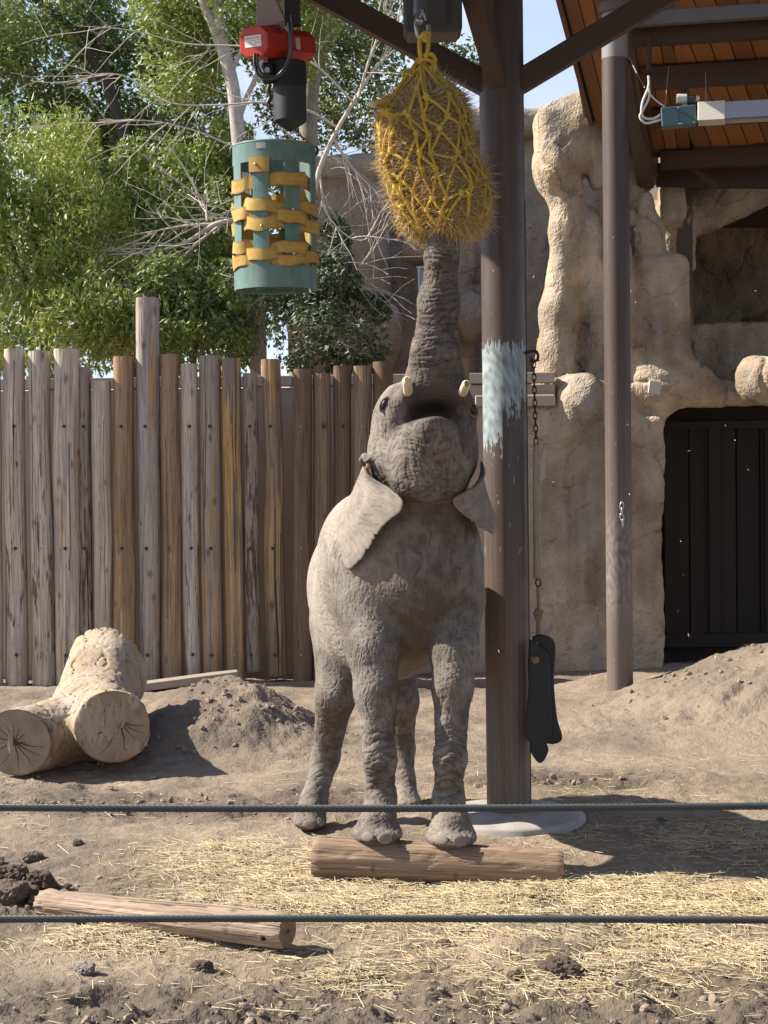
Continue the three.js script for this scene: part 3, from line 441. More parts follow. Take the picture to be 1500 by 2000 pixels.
function rough(x, z) {                             // 0 trodden smooth .. 1 broken up
  let r = 0.22 + 0.35 * noise(x * 0.55 + 3, z * 0.55, 9) + 0.25 * noise(x * 1.7, z * 1.7, 4);
  r += bumpAt(x, z, -1.3, -15.4, 1.8, 1.7, 0.9) + bumpAt(x, z, 3.6, -16.4, 2.6, 2.2, 0.45) + bumpAt(x, z, -1.6, -12.5, 2.3, 0.75, 0.8) + bumpAt(x, z, 1.4, -13.3, 1.5, 0.6, 0.7) + bumpAt(x, z, 0.2, -7.6, 4.5, 1.1, 0.8) + bumpAt(x, z, -2.4, -9.7, 0.8, 0.8, 0.7);
  r -= bumpAt(x, z, 3.2, -14.3, 1.7, 1.2, 0.5) + bumpAt(x, z, -0.9, -10.9, 1.3, 1.2, 0.3) + bumpAt(x, z, 0.9, -11.8, 1.2, 1.2, 0.8);
  return clamp(r);
}
function groundHeight(x, z) {
  let h = groundBase(x, z); const r = rough(x, z);
  if (z < -24) return h;
  h += (0.3 + r) * 0.06 * (Math.abs(noise(x * 2.1, z * 2.6, 41)) - 0.3) + (0.5 + r) * 0.022 * noise(x * 4.3, z * 5, 1) + (0.3 + r) * 0.017 * noise(x * 11, z * 13, 2) + (0.3 + r) * 0.008 * noise(x * 27, z * 27, 21);
  h += r * (0.05 * Math.max(0, ridge(noise(x * 8, z * 8, 7)) - 0.55) * noise(x * 3, z * 3, 8) + 0.06 * Math.max(0, noise(x * 3.7, z * 3.7, 51) - 0.15) + 0.032 * Math.pow(Math.abs(noise(x * 16, z * 18, 3)), 1.2) + 0.014 * noise(x * 34, z * 34, 6));
  // hollows dug in the foreground
  for (const [px, py, rx, rz, d] of HOLES) { const e = Math.hypot((x - px) / rx, (z - py) / rz); h += e < 1 ? -d * (1 - e * e) : e < 1.6 ? d * 0.35 * (1.6 - e) / 0.6 * sstep(1, 1.15, e) : 0; }
  return h;
}
const HOLES = [[...[onGround(222, 1950)].map((p) => [p.x, p.z])[0], 0.2, 0.16, 0.07], [...[onGround(410, 1965)].map((p) => [p.x, p.z])[0], 0.12, 0.1, 0.05], [...[onGround(1090, 1895)].map((p) => [p.x, p.z])[0], 0.16, 0.1, 0.03], [...[onGround(420, 1995)].map((p) => [p.x, p.z])[0], 0.2, 0.1, 0.05]];
function strawAt(x, z) {                           // where straw lies, 0 .. 1
  let s = bumpAt(x, z, 0.1, -9.75, 2.2, 1.0, 1.3) + bumpAt(x, z, 2.0, -9.6, 2.3, 1.25, 1.5) + bumpAt(x, z, -0.85, -10.7, 1.25, 1.1, 1.2) + bumpAt(x, z, 2.2, -11.2, 2.0, 0.9, 0.75) + bumpAt(x, z, 0.9, -8.4, 2.6, 1.0, 0.7) + bumpAt(x, z, -1.4, -8.9, 1.4, 0.5, 0.7) + bumpAt(x, z, 1.3, -12.6, 2.0, 0.7, 0.35);
  s *= 0.75 + 0.8 * noise(x * 1.6, z * 1.6, 11) + 0.5 * noise(x * 4, z * 4, 12);
  return clamp(s + 0.035);
}
{
  const rows = [], cols = 430; let z = -5.5;
  while (z > -23) { rows.push(z); z -= 0.0017 * -z; }
  for (let d = 24; d < 520; d *= 1.25) rows.push(-d);
  rows.unshift(-3, 0, 6);
  const pos = [], col = [], uv = [], idx = [];
  for (const zz of rows) for (let i = 0; i <= cols; i++) {
    const u = i / cols * 2 - 1, half = Math.max(3.2, -zz * 0.32), near = 0.86; // most columns inside the view, the rest spread wide
    const x = Math.abs(u) < near ? u / near * half : Math.sign(u) * (half + Math.pow((Math.abs(u) - near) / (1 - near), 2.5) * (120 + Math.abs(zz)));
    const inView = Math.abs(x) < 9 && zz < -3 && zz > -24, h = inView ? groundHeight(x, zz) : zz > -26 && Math.abs(x) < 14 ? groundBase(x, zz) : 0;
    pos.push(x, h, zz); uv.push(x, zz);
    const r = rough(x, zz), s = strawAt(x, zz), f = fbm(x * 1.1, zz * 1.1, 3, 4), f2 = fbm(x * 9, zz * 9, 6, 3);
    const front = sstep(-9.4, -7.9, zz) * 0.6 + bumpAt(x, zz, -2.2, -10.6, 1.8, 1.6, 0.5) + bumpAt(x, zz, -1.6, -12.8, 2.6, 1.0, 0.6) + bumpAt(x, zz, 1.6, -13.4, 1.8, 0.7, 0.45);
    let c = mix3([0.25, 0.19, 0.136], [0.105, 0.078, 0.057], clamp(0.14 + r * 0.6 + f * 1.2 + front * (0.8 + f)));
    c = c.map((q) => q * (1 + f2 * 0.35));
    c = mix3(c, [0.33, 0.245, 0.135], s * 0.35);
    const m1 = bumpAt(x, zz, -1.3, -15.4, 1.7, 1.6, 1); c = mix3(c, [0.17, 0.128, 0.1], m1 * 0.5 * clamp(0.7 + f));
    const m2 = bumpAt(x, zz, 3.6, -15.6, 3, 3.2, 1); c = mix3(c, [0.275, 0.215, 0.165], m2 * 0.5);
    col.push(...c);
  }
  const n = cols + 1;
  for (let r = 0; r < rows.length - 1; r++) for (let i = 0; i < cols; i++) { const a = r * n + i, b = a + n; if (rows[r] < rows[r + 1]) idx.push(a, b, a + 1, b, b + 1, a + 1); else idx.push(a, a + 1, b, b, a + 1, b + 1); }
  const g = new THREE.BufferGeometry(); g.setAttribute('position', new THREE.Float32BufferAttribute(pos, 3)); g.setAttribute('color', new THREE.Float32BufferAttribute(col, 3)); g.setAttribute('uv', new THREE.Float32BufferAttribute(uv, 2)); g.setIndex(idx); g.computeVertexNormals();
  const bump = texture(512, 512, (u, v) => 0.4 * tileNoise(u, v, 24, 1) + 0.3 * tileNoise(u, v, 51, 2) + 0.3 * tileNoise(u, v, 117, 3), true, 1.3, 1.3);
  structure('ground', g, painted(0.97, { bumpMap: bump, bumpScale: 0.012 }));

  // straw, clods and crumbs lying on it
  reseed(5);
  const blade = new THREE.BufferGeometry();        // a bent flattened stalk, one metre long
  { const p = [], ix = []; for (let i = 0; i <= 3; i++) { const t = i / 3, y = Math.sin(t * Math.PI) * 0.12; p.push(t - 0.5, y, -0.5, t - 0.5, y + 0.5, 0, t - 0.5, y, 0.5); } for (let i = 0; i < 3; i++) for (let s = 0; s < 2; s++) { const a = i * 3 + s; ix.push(a, a + 1, a + 3, a + 1, a + 4, a + 3); } blade.setAttribute('position', new THREE.Float32BufferAttribute(p, 3)); blade.setIndex(ix); blade.computeVertexNormals(); }
  const M = 20000, im = new THREE.InstancedMesh(blade, mat(null, 0.7), M), o = new THREE.Object3D(), c = new THREE.Color(); let k = 0;
  for (let tries = 0; k < M && tries < 900000; tries++) {
    const d = 7.3 + Math.pow(rnd(), 1.15) * 7.2, x = rr(-0.25, 0.25) * d, z = -d, s = strawAt(x, z);
    if (Math.hypot(x - 0.86, z + 11.85) < 0.6 && rnd() < 0.93) continue;
    if (rnd() > s * s * (0.35 + 0.65 * sstep(-0.15, 0.45, noise(x * 3.3, z * 3.3, 31) + 0.6 * noise(x * 9, z * 9, 33))) + 0.006) continue;
    const L = rr(0.03, 0.12) * (rnd() < 0.14 ? 2 : 1), w = rr(0.0025, 0.0055);
    o.position.set(x, groundHeight(x, z) + rr(0.001, 0.006) + s * rr(0, 0.028), z); o.rotation.set(rr(-0.3, 0.3), rr(0, 6.28), rr(-0.16, 0.16)); o.scale.set(L, w, w); o.updateMatrix(); im.setMatrixAt(k, o.matrix);
    const t = rnd(); c.setRGB(...mix3(mix3([0.43, 0.345, 0.19], [0.62, 0.54, 0.36], t), rnd() < 0.12 ? [0.75, 0.68, 0.5] : [0.36, 0.24, 0.10], rnd() * 0.6)); im.setColorAt(k, c); k++;
  }
  im.count = k; im.name = 'straw'; shade(im); tag(im, 'loose yellow straw strewn over the bare ground around the elephant', 'straw'); im.userData.kind = 'stuff'; scene.add(im);
  const lump = new THREE.IcosahedronGeometry(1, 2); { const p = lump.attributes.position; for (let i = 0; i < p.count; i++) { const f = 1 + 0.35 * noise(p.getX(i) * 1.6, p.getY(i) * 1.6, p.getZ(i) * 1.6) + 0.15 * noise(p.getX(i) * 5, p.getY(i) * 5, p.getZ(i) * 5); p.setXYZ(i, p.getX(i) * f, p.getY(i) * f * 0.75, p.getZ(i) * f); } lump.computeVertexNormals(); }
  const K = 2600, ic = new THREE.InstancedMesh(lump, mat(null, 0.98), K); k = 0;
  for (let tries = 0; k < K && tries < 400000; tries++) {
    const d = 7.3 + Math.pow(rnd(), 1.2) * 10, x = rr(-0.25, 0.25) * d, z = -d, r = rough(x, z); if (rnd() > r * r * r * r * (d < 9 ? 0.13 : 0.5)) continue;
    if (Math.hypot(x - 0.86, z + 11.85) < 0.62) continue;
    const s = 0.004 + Math.pow(rnd(), 9) * 0.03; o.position.set(x, groundHeight(x, z) + s * 0.2, z); o.rotation.set(rr(0, 6), rr(0, 6), rr(0, 6)); o.scale.set(s, s * rr(0.6, 1), s * rr(0.7, 1.3)); o.updateMatrix(); ic.setMatrixAt(k, o.matrix); const t = rr(0.7, 1.2); c.setRGB(0.27 * t, 0.205 * t, 0.155 * t); ic.setColorAt(k, c); k++;
  }
  ic.count = k; ic.name = 'soil_crumbs'; shade(ic); tag(ic, 'small crumbs and clods of dry soil scattered over the ground', 'soil'); ic.userData.kind = 'stuff'; scene.add(ic);
}
// ---------- trees behind the fence ----------
const leafGeo = (() => { const g = new THREE.BufferGeometry(); g.setAttribute('position', new THREE.Float32BufferAttribute([0, 0, 0, -0.36, 0.42, 0.07, 0.36, 0.42, 0.07, 0, 1, -0.05, 0, 0.45, -0.03], 3)); g.setIndex([0, 4, 1, 0, 2, 4, 4, 3, 1, 4, 2, 3]); g.computeVertexNormals(); return g; })();
const leafMat = (r, g, b) => new THREE.MeshPhysicalMaterial({ color: new THREE.Color().setRGB(r, g, b), roughness: 0.65, transmission: 0.55, thickness: 0, side: THREE.DoubleSide });
const lm = { bright: leafMat(1, 1, 1) };
function foliage(parent, clumps, n, size, cols, droop = 0.2, shell = 0.35, slim = 1) {   // clumps: [centre, rx, ry, rz, weight]
  const tot = clumps.reduce((a, c) => a + c[4], 0), im = new THREE.InstancedMesh(leafGeo, lm.bright, n), o = new THREE.Object3D(), c = new THREE.Color(); let k = 0;
  while (k < n) {
    let w = rnd() * tot, ci = 0; while (w > clumps[ci][4]) { w -= clumps[ci][4]; ci++; }
    const [p, rx, ry, rz] = clumps[ci], u = rr(-1, 1), a = rr(0, 6.2832), r = Math.pow(rnd(), shell), s = Math.sqrt(1 - u * u), x = p.x + rx * r * s * Math.cos(a), y = p.y + ry * r * u, z = p.z + rz * r * s * Math.sin(a);
    const g = noise(x * 1.1, y * 1.1, z * 1.1) + 0.7 * noise(x * 2.9, y * 2.9, z * 2.9); if (g < 0.02 || y < 0.1) { if (rnd() < 0.88) continue; }
    o.position.set(x, y, z); o.rotation.set(rr(-0.9, 0.9) + Math.PI * (0.5 + droop * rr(0.2, 1.6)), rr(0, 6.28), rr(-0.8, 0.8), 'YXZ'); const L = size * rr(0.6, 1.5); o.scale.set(L * rr(0.7, 1.1) * slim, L, L); o.updateMatrix(); im.setMatrixAt(k, o.matrix);
    const t = clamp(rnd() * 0.7 + g * 0.3 + 0.1), q = mix3(cols[0], cols[1], t); if (cols[2] && rnd() < 0.06) q[0] = cols[2][0], q[1] = cols[2][1], q[2] = cols[2][2]; c.setRGB(q[0] * 1.95, q[1] * 1.72, q[2] * 1.5); im.setColorAt(k, c); k++;
  }
  im.name = 'foliage'; im.position.copy(parent.position).negate(); shade(im); im.userData.kind = 'stuff'; parent.add(im); return im;
}
function limb(from, dir, len, r, depth, out, o) {  // grows a limb and its twigs into out
  const n = 6, pts = [from.clone()], d = dir.clone(), p = from.clone();
  for (let i = 0; i < n; i++) { d.add(V(rr(-1, 1), rr(-1, 1) + o.lift, rr(-1, 1)).multiplyScalar(o.bend)).normalize(); p.addScaledVector(d, len / n); pts.push(p.clone()); }
  out.push(taperTube(pts, [r, r * 0.75, r * 0.5, Math.max(0.0035, r * 0.3)], r > 0.05 ? 9 : r > 0.015 ? 6 : 4, r > 0.02 ? 3 : 2, false));
  if (depth <= 0) return;
  const kids = o.kids + Math.floor(rnd() * 2);
  for (let i = 0; i < kids; i++) { const k = 1 + Math.floor(rnd() * (n)), b = pts[k], t = pts[k].clone().sub(pts[k - 1]).normalize(), s = V(rr(-1, 1), rr(-0.8, 1), rr(-1, 1)).normalize(); limb(b, t.multiplyScalar(0.6).add(s.multiplyScalar(0.75)).normalize(), len * rr(0.4, 0.7), Math.max(0.004, r * rr(0.3, 0.5)), depth - 1, out, o); }
}
const barkTex = (pale, seed) => texture(128, 512, (u, v) => { const [a, b] = per(u, 1), n = fbm(a * 1.5, b * 1.5, v * 9 + seed, 4), c = crease(noise(a * 5, b * 5, v * 26 + seed), 0.1), f = crease(noise(a * 8, b * 8, v * 5 + seed), 0.14); const k = (1 + n * 0.4) * (1 - 0.5 * c) * (1 - 0.4 * f); return pale.map((q) => q * k); });
const clump = (x, y, d, rx, ry, rz, w = 1) => [at(x, y, d), pm(rx, d), pm(ry, d), rz, w * rx * ry];
{
  reseed(1001);
  const place = (x, d) => at(x, 1300, d).setY(0);
  // pale trunk straight behind the barrel
  {
    const t = thing('pale_tree', 'leafy tree with a pale forked trunk rising behind the hanging barrel', 'tree', place(505, 23.4)), o = t.position, D = 23.4, r = (x, y, d = D) => at(x, y, d).sub(o);
    const bark = mat(null, 0.9, { map: barkTex([0.46, 0.40, 0.35], 3) });
    part(t, 'trunk', taperTube([r(507, 1330), r(506, 900), r(505, 720), r(498, 560), r(478, 380), r(465, 260), r(455, 170), r(435, 80), r(415, -60)], [0.15, 0.13, 0.125, 0.12, 0.12, 0.115, 0.105, 0.085, 0.06], 16, 8), bark);
    part(t, 'limb', taperTube([r(457, 178), r(440, 120), r(420, 60), r(398, 10), r(380, -60)], [0.085, 0.07, 0.06, 0.05], 12, 6), bark); part(t, 'limb', taperTube([r(452, 140), r(470, 100), r(482, 60)], [0.04, 0.03, 0.02], 8, 5), bark); part(t, 'limb', taperTube([r(462, 240), r(480, 195), r(500, 150), r(520, 90)], [0.05, 0.035, 0.022], 8, 5), bark);
    foliage(t, [clump(440, -40, 24, 200, 160, 1.3), clump(560, 40, 24.4, 110, 130, 1.2), clump(350, 120, 24.5, 90, 110, 1)], 20000, 0.08, [[0.10, 0.15, 0.035], [0.2, 0.26, 0.06], [0.34, 0.36, 0.1]]);
  }
  // grey trunk right of the hoist
  {
    const t = thing('grey_tree', 'tall tree with a grey furrowed trunk behind the hoist, leaves high up', 'tree', place(605, 26)), o = t.position, r = (x, y, d = 26) => at(x, y, d).sub(o), bark = mat(null, 0.92, { map: barkTex([0.26, 0.215, 0.18], 9) });
    part(t, 'trunk', taperTube([r(606, 1320), r(604, 800), r(600, 520), r(602, 300), r(606, 180), r(622, 90), r(640, -60)], [0.24, 0.2, 0.18, 0.165, 0.16, 0.13, 0.1], 16, 8), bark); part(t, 'limb', taperTube([r(605, 200), r(590, 120), r(580, 40), r(560, -60)], [0.12, 0.09, 0.07, 0.05], 10, 6), bark);
    foliage(t, [clump(650, 40, 27, 130, 120, 1.5), clump(700, 150, 27.5, 110, 110, 1.3), clump(760, -20, 27, 100, 60, 1.2), clump(620, 180, 28, 130, 120, 1.2), clump(880, 110, 27, 75, 42, 0.9, 1.2), clump(745, 240, 28, 60, 70, 0.9)], 17000, 0.08, [[0.05, 0.085, 0.03], [0.12, 0.165, 0.05], [0.24, 0.27, 0.09]]);
  }
  // dark leaning trunk at the left
  {
    const t = thing('leaning_tree', 'leafy tree with a dark trunk leaning across the upper left', 'tree', place(330, 27)), o = t.position, r = (x, y, d = 27) => at(x, y, d).sub(o), bark = mat(null, 0.95, { map: barkTex([0.075, 0.06, 0.05], 5) });
    part(t, 'trunk', taperTube([r(335, 1300), r(318, 760), r(300, 480), r(270, 370), r(240, 260), r(205, 160), r(165, 90), r(110, 30), r(20, -40)], [0.2, 0.17, 0.13, 0.11, 0.1, 0.095, 0.09, 0.08, 0.06], 12, 7), bark); part(t, 'limb', taperTube([r(225, 200), r(205, 120), r(182, 40), r(178, -40)], [0.06, 0.05, 0.04, 0.03], 8, 5), bark); part(t, 'limb', taperTube([r(200, 160), r(160, 145), r(95, 138)], [0.03, 0.022, 0.012], 6, 5), bark);
    foliage(t, [clump(90, 60, 27.5, 170, 150, 1.6), clump(250, 60, 28, 140, 120, 1.4), clump(330, 260, 28.5, 150, 170, 1.6), clump(150, 250, 28.5, 150, 120, 1.4), clump(240, 420, 28, 140, 130, 1.2), clump(-60, 150, 28, 130, 160, 1.4)], 48000, 0.085, [[0.055, 0.095, 0.03], [0.15, 0.21, 0.055], [0.3, 0.33, 0.1]]);
  }
  // bright willow-like mass
  {
    const t = thing('bright_tree', 'bushy tree with drooping yellow green leaves behind the left end of the fence', 'tree', place(90, 23.5)), o = t.position, r = (x, y, d = 23.5) => at(x, y, d).sub(o), bark = mat(null, 0.95, { map: barkTex([0.13, 0.1, 0.08], 15) });
    part(t, 'trunk', taperTube([r(100, 1300), r(95, 800), r(80, 560), r(60, 400)], [0.14, 0.11, 0.08, 0.04], 10, 6), bark); for (const [x, y] of [[-40, 350], [150, 320], [190, 480], [10, 480]]) part(t, 'limb', taperTube([r(92, 680), r((x + 92) / 2, (y + 620) / 2), r(x, y)], [0.05, 0.035, 0.012], 6, 5), bark);
    foliage(t, [clump(60, 300, 23.6, 140, 110, 1.2), clump(20, 480, 23.2, 150, 130, 1.2), clump(160, 470, 23.5, 120, 130, 1.1), clump(90, 640, 22.6, 160, 90, 0.9), clump(230, 600, 22.8, 90, 110, 0.9), clump(-80, 420, 23.6, 120, 220, 1.2)], 36000, 0.095, [[0.10, 0.16, 0.035], [0.26, 0.32, 0.08], [0.42, 0.42, 0.12]], 0.9, 0.35, 0.55);
  }
  // green bush in the middle, dark evergreen at the right
  { const t = thing('green_bush', 'green bush behind the middle of the fence, under the bare branches', 'bush', place(380, 23)); const o = t.position; part(t, 'stem', taperTube([at(380, 1300, 23).sub(o), at(375, 800, 23).sub(o), at(390, 560, 23).sub(o)], [0.08, 0.06, 0.02], 8, 5), mat([0.1, 0.075, 0.055], 0.95)); foliage(t, [clump(330, 600, 22.6, 100, 120, 0.8), clump(430, 620, 22.8, 90, 120, 0.8), clump(380, 440, 24, 130, 110, 1), clump(300, 350, 24.5, 90, 100, 0.9), clump(470, 520, 24.5, 90, 90, 0.8), clump(430, 320, 25.2, 90, 100, 0.8)], 36000, 0.075, [[0.075, 0.125, 0.03], [0.17, 0.235, 0.05], [0.3, 0.33, 0.08]], 0.6); }
  { const t = thing('dark_bush', 'dark evergreen bush between the hanging barrel and the cliff', 'bush', place(640, 22.4)); const o = t.position; part(t, 'stem', taperTube([at(640, 1300, 22.4).sub(o), at(635, 900, 22.4).sub(o), at(645, 580, 22.4).sub(o)], [0.07, 0.05, 0.02], 8, 5), mat([0.09, 0.07, 0.05], 0.95)); foliage(t, [clump(600, 650, 22.2, 80, 80, 0.7), clump(690, 670, 22.3, 75, 70, 0.6), clump(640, 560, 22.6, 70, 80, 0.6), clump(725, 600, 22.7, 42, 36, 0.4), clump(655, 470, 23.4, 32, 60, 0.4), clump(560, 560, 23, 50, 70, 0.6)], 10000, 0.066, [[0.025, 0.045, 0.018], [0.07, 0.105, 0.035], [0.3, 0.32, 0.18]], 0.3); }
  { const t = thing('far_tree', 'dense darker green tree filling the gap behind the leaning trunk and bushes', 'tree', place(260, 31)); const o = t.position; part(t, 'trunk', taperTube([at(260, 1300, 31).sub(o), at(262, 900, 31).sub(o), at(255, 400, 31).sub(o)], [0.25, 0.18, 0.06], 8, 5), mat([0.1, 0.08, 0.06], 0.95)); foliage(t, [clump(100, 560, 31, 220, 190, 1.6), clump(330, 560, 31, 200, 190, 1.6), clump(480, 480, 31, 120, 200, 1.4), clump(230, 340, 31.5, 200, 120, 1.4)], 26000, 0.11, [[0.035, 0.06, 0.02], [0.10, 0.15, 0.04], [0.2, 0.25, 0.07]], 0.5); }
  // bare tree whose pale twigs cross the middle
  {
    reseed(333);
    const D = 22.6, t = thing('bare_tree', 'dead tree with bare pale branches and twigs crossing in front of the leaves', 'tree', place(600, D)), o = t.position, bark = mat([0.50, 0.43, 0.35], 0.9), P = (x, y, d = D) => at(x, y, d).sub(o);
    const mains = [
      [[[602, 1310], [600, 900], [598, 640], [606, 480], [620, 345], [650, 270], [690, 200], [735, 130], [778, 92]], [0.09, 0.075, 0.06, 0.055, 0.05, 0.045, 0.036, 0.026, 0.014]],
      [[[612, 430], [560, 432], [480, 428], [420, 438], [370, 470], [300, 492], [215, 497]], [0.045, 0.04, 0.036, 0.032, 0.024, 0.016, 0.008]],
      [[[420, 438], [370, 440], [320, 448], [280, 456]], [0.022, 0.017, 0.012, 0.006]], [[[405, 432], [400, 400], [392, 385]], [0.018, 0.012, 0.006]],
      [[[440, 432], [380, 480], [330, 530], [285, 580]], [0.022, 0.016, 0.012, 0.006]], [[[600, 555], [500, 555], [430, 560], [360, 578], [300, 570]], [0.02, 0.015, 0.012, 0.009, 0.005]],
      [[[640, 290], [560, 300], [470, 290], [380, 255], [280, 235], [190, 245]], [0.02, 0.017, 0.013, 0.01, 0.008, 0.004]], [[[660, 250], [600, 215], [520, 200], [430, 205], [330, 200], [230, 145], [130, 165]], [0.018, 0.015, 0.013, 0.011, 0.009, 0.007, 0.003]],
      [[[690, 200], [620, 130], [560, 100], [470, 90], [360, 85], [260, 60], [150, 50]], [0.016, 0.014, 0.012, 0.01, 0.008, 0.006, 0.003]], [[[650, 270], [690, 330], [730, 370], [775, 410]], [0.02, 0.015, 0.011, 0.006]], [[[625, 345], [640, 420], [700, 470], [760, 440]], [0.016, 0.012, 0.009, 0.005]], [[[700, 190], [720, 120], [742, 60], [760, -20]], [0.02, 0.016, 0.012, 0.007]], [[[735, 140], [770, 60], [790, -20]], [0.012, 0.009, 0.005]], [[[600, 520], [650, 540], [700, 520], [735, 480]], [0.014, 0.011, 0.008, 0.004]]];
    mains.forEach(([pts, rad], i) => {
      const pp = pts.map(([x, y], k) => P(x, y, D + (i ? 0.15 * Math.sin(i * 2.1 + k * 0.9) : 0))); part(t, i ? 'branch' : 'trunk', taperTube(pp, rad.map((q) => q * 1.0 + 0.001), i ? 7 : 12, 5), bark);
      if (!i) return; const tw = [], c = new THREE.CatmullRomCurve3(pp), n = 11;
      for (let k = 0; k < n; k++) { const u = rr(0.12, 1), p = c.getPointAt(u), tg = c.getTangentAt(u); limb(p, tg.multiplyScalar(0.7).add(V(rr(-0.5, 0.5), rr(-0.9, 0.7), rr(-0.5, 0.5))).normalize(), rr(0.5, 1.3), rr(0.006, 0.011), 1, tw, { bend: 0.16, lift: -0.08, kids: 2 }); }
      stuffInto(t, 'twigs', merge(tw), bark);
    });
  }
}
// ---------- the elephant ----------
{
  reseed(77);
  const C = (x0, y0, d0, r0, x1, y1, d1, r1, k, tg) => cone(at(x0, y0, d0), at(x1, y1, d1), pm(r0, d0), pm(r1, d1), k, tg);
  const E = (x, y, d, rx, ry, rz, k, tg, rot, sub) => ell(at(x, y, d), rx, ry, rz, k, rot, tg, sub);
  const yaw = new THREE.Euler(0, 0.2, 0);
  const P = [
    // trunk of the body
    E(748, 1160, 11.55, 0.47, 0.6, 0.95, 0.1, 'torso', yaw),
    E(708, 1150, 12.3, 0.41, 0.54, 0.6, 0.15, 'torso', yaw),
    E(772, 1085, 10.98, 0.42, 0.47, 0.5, 0.15, 'torso', yaw),
    E(802, 1085, 10.8, 0.31, 0.35, 0.26, 0.15, 'chest', yaw),
    C(846, 1020, 10.56, 46, 838, 1130, 10.58, 46, 0.24, 'chest'), C(838, 1130, 10.58, 46, 822, 1215, 10.85, 34, 0.2, 'chest'),
    E(698, 1090, 11.1, 0.24, 0.38, 0.4, 0.2, 'torso', yaw),
    E(884, 1110, 10.95, 0.19, 0.42, 0.34, 0.15, 'torso', yaw),
    // fore legs
    C(716, 1180, 10.8, 60, 729, 1270, 10.62, 48, 0.1, 'legu'), C(729, 1270, 10.62, 48, 735, 1350, 10.52, 40, 0.09, 'legu'), C(735, 1350, 10.52, 40, 742, 1480, 10.45, 31, 0.08, 'legu'), C(742, 1480, 10.45, 31, 744, 1560, 10.5, 29, 0.06, 'legl'), C(744, 1560, 10.5, 30, 738, 1612, 10.34, 40, 0.05, 'foot'),
    E(737, 1629, 10.28, 0.158, 0.062, 0.19, 0.05, 'foot'),
    C(890, 1180, 10.78, 55, 887, 1270, 10.6, 44, 0.1, 'legu'), C(887, 1270, 10.6, 44, 884, 1340, 10.5, 37, 0.09, 'legu'), C(884, 1340, 10.5, 37, 879, 1480, 10.42, 31, 0.08, 'legu'), C(879, 1480, 10.42, 31, 876, 1560, 10.48, 29, 0.06, 'legl'), C(876, 1560, 10.48, 31, 881, 1618, 10.32, 42, 0.05, 'foot'),
    E(881, 1635, 10.25, 0.162, 0.062, 0.19, 0.05, 'foot'),
    // hind legs
    C(662, 1230, 12.0, 52, 655, 1360, 11.72, 37, 0.16, 'legu'), C(655, 1360, 11.72, 37, 636, 1480, 11.95, 26, 0.08, 'legu'), C(636, 1480, 11.95, 26, 614, 1560, 11.82, 25, 0.06, 'legl'), C(614, 1560, 11.82, 25, 606, 1592, 11.72, 31, 0.05, 'foot'),
    E(605, 1604, 11.66, 0.115, 0.055, 0.16, 0.04, 'foot'),
    C(775, 1230, 12.6, 44, 787, 1370, 12.4, 28, 0.16, 'legu'), C(787, 1370, 12.4, 28, 788, 1460, 12.6, 21, 0.08, 'legu'), C(788, 1460, 12.6, 21, 791, 1530, 12.5, 20, 0.06, 'legl'), C(791, 1530, 12.5, 20, 796, 1560, 12.4, 23, 0.05, 'foot'),
    E(796, 1566, 12.36, 0.1, 0.045, 0.14, 0.04, 'foot'),
    // neck and head, thrown back
    C(818, 1085, 10.75, 92, 828, 930, 10.5, 80, 0.16, 'neck'),
    E(826, 868, 10.52, 0.325, 0.36, 0.34, 0.1, 'head'),
    E(770, 893, 10.52, 0.165, 0.2, 0.3, 0.08, 'head'), E(885, 882, 10.52, 0.155, 0.2, 0.3, 0.08, 'head'),
    E(792, 820, 10.5, 0.2, 0.24, 0.26, 0.08, 'head'), E(868, 820, 10.5, 0.17, 0.24, 0.26, 0.08, 'head'),
    E(776, 812, 10.32, 0.12, 0.2, 0.16, 0.06, 'cheek'), E(897, 830, 10.32, 0.1, 0.24, 0.16, 0.06, 'cheek'),
    C(836, 912, 10.22, 73, 842, 850, 10.08, 50, 0.08, 'jaw'), C(842, 850, 10.08, 50, 845, 826, 9.98, 27, 0.05, 'jaw'),
    E(800, 895, 10.27, 0.13, 0.24, 0.18, 0.06, 'jaw'), E(878, 905, 10.27, 0.12, 0.22, 0.18, 0.06, 'jaw'),
    C(845, 856, 10.03, 30, 846, 818, 9.95, 13, 0.06, 'jaw'), C(846, 818, 9.95, 12, 847, 809, 9.945, 7, 0.03, 'jaw'),
    // the trunk and the tusk sheaths
    C(852, 800, 10.42, 62, 851, 745, 10.3, 57, 0.07, 'trunk'), C(851, 745, 10.3, 57, 851, 690, 10.22, 46, 0.06, 'trunk'), C(851, 690, 10.22, 46, 857, 590, 10.17, 38, 0.06, 'trunk'), C(857, 590, 10.17, 38, 863, 500, 10.15, 31, 0.06, 'trunk'), C(863, 500, 10.15, 31, 868, 440, 10.17, 28, 0.06, 'trunk'),
    C(796, 806, 10.3, 25, 801, 764, 10.15, 19, 0.06, 'sheath'), C(909, 806, 10.3, 21, 902, 770, 10.15, 18, 0.06, 'sheath'),
    // the mouth
    E(845, 797, 10.02, 0.16, 0.07, 0.3, 0.035, 'mouth', new THREE.Euler(-0.15, 0, 0.05), true),
    E(800, 815, 10.0, 0.055, 0.028, 0.18, 0.025, 'mouth', new THREE.Euler(0, 0, 0.55), true), E(893, 812, 10.0, 0.05, 0.024, 0.18, 0.025, 'mouth', new THREE.Euler(0, 0, -0.5), true),
    // tragus
    C(712, 893, 10.38, 8, 722, 900, 10.34, 10, 0.03, 'head'), C(706, 900, 10.4, 6, 708, 908, 10.4, 5, 0.02, 'head'),
    E(718, 912, 10.3, 0.018, 0.03, 0.04, 0.02, 'mouth', undefined, true),
  ];
  const body = surfaceNets(P, 0.0072);
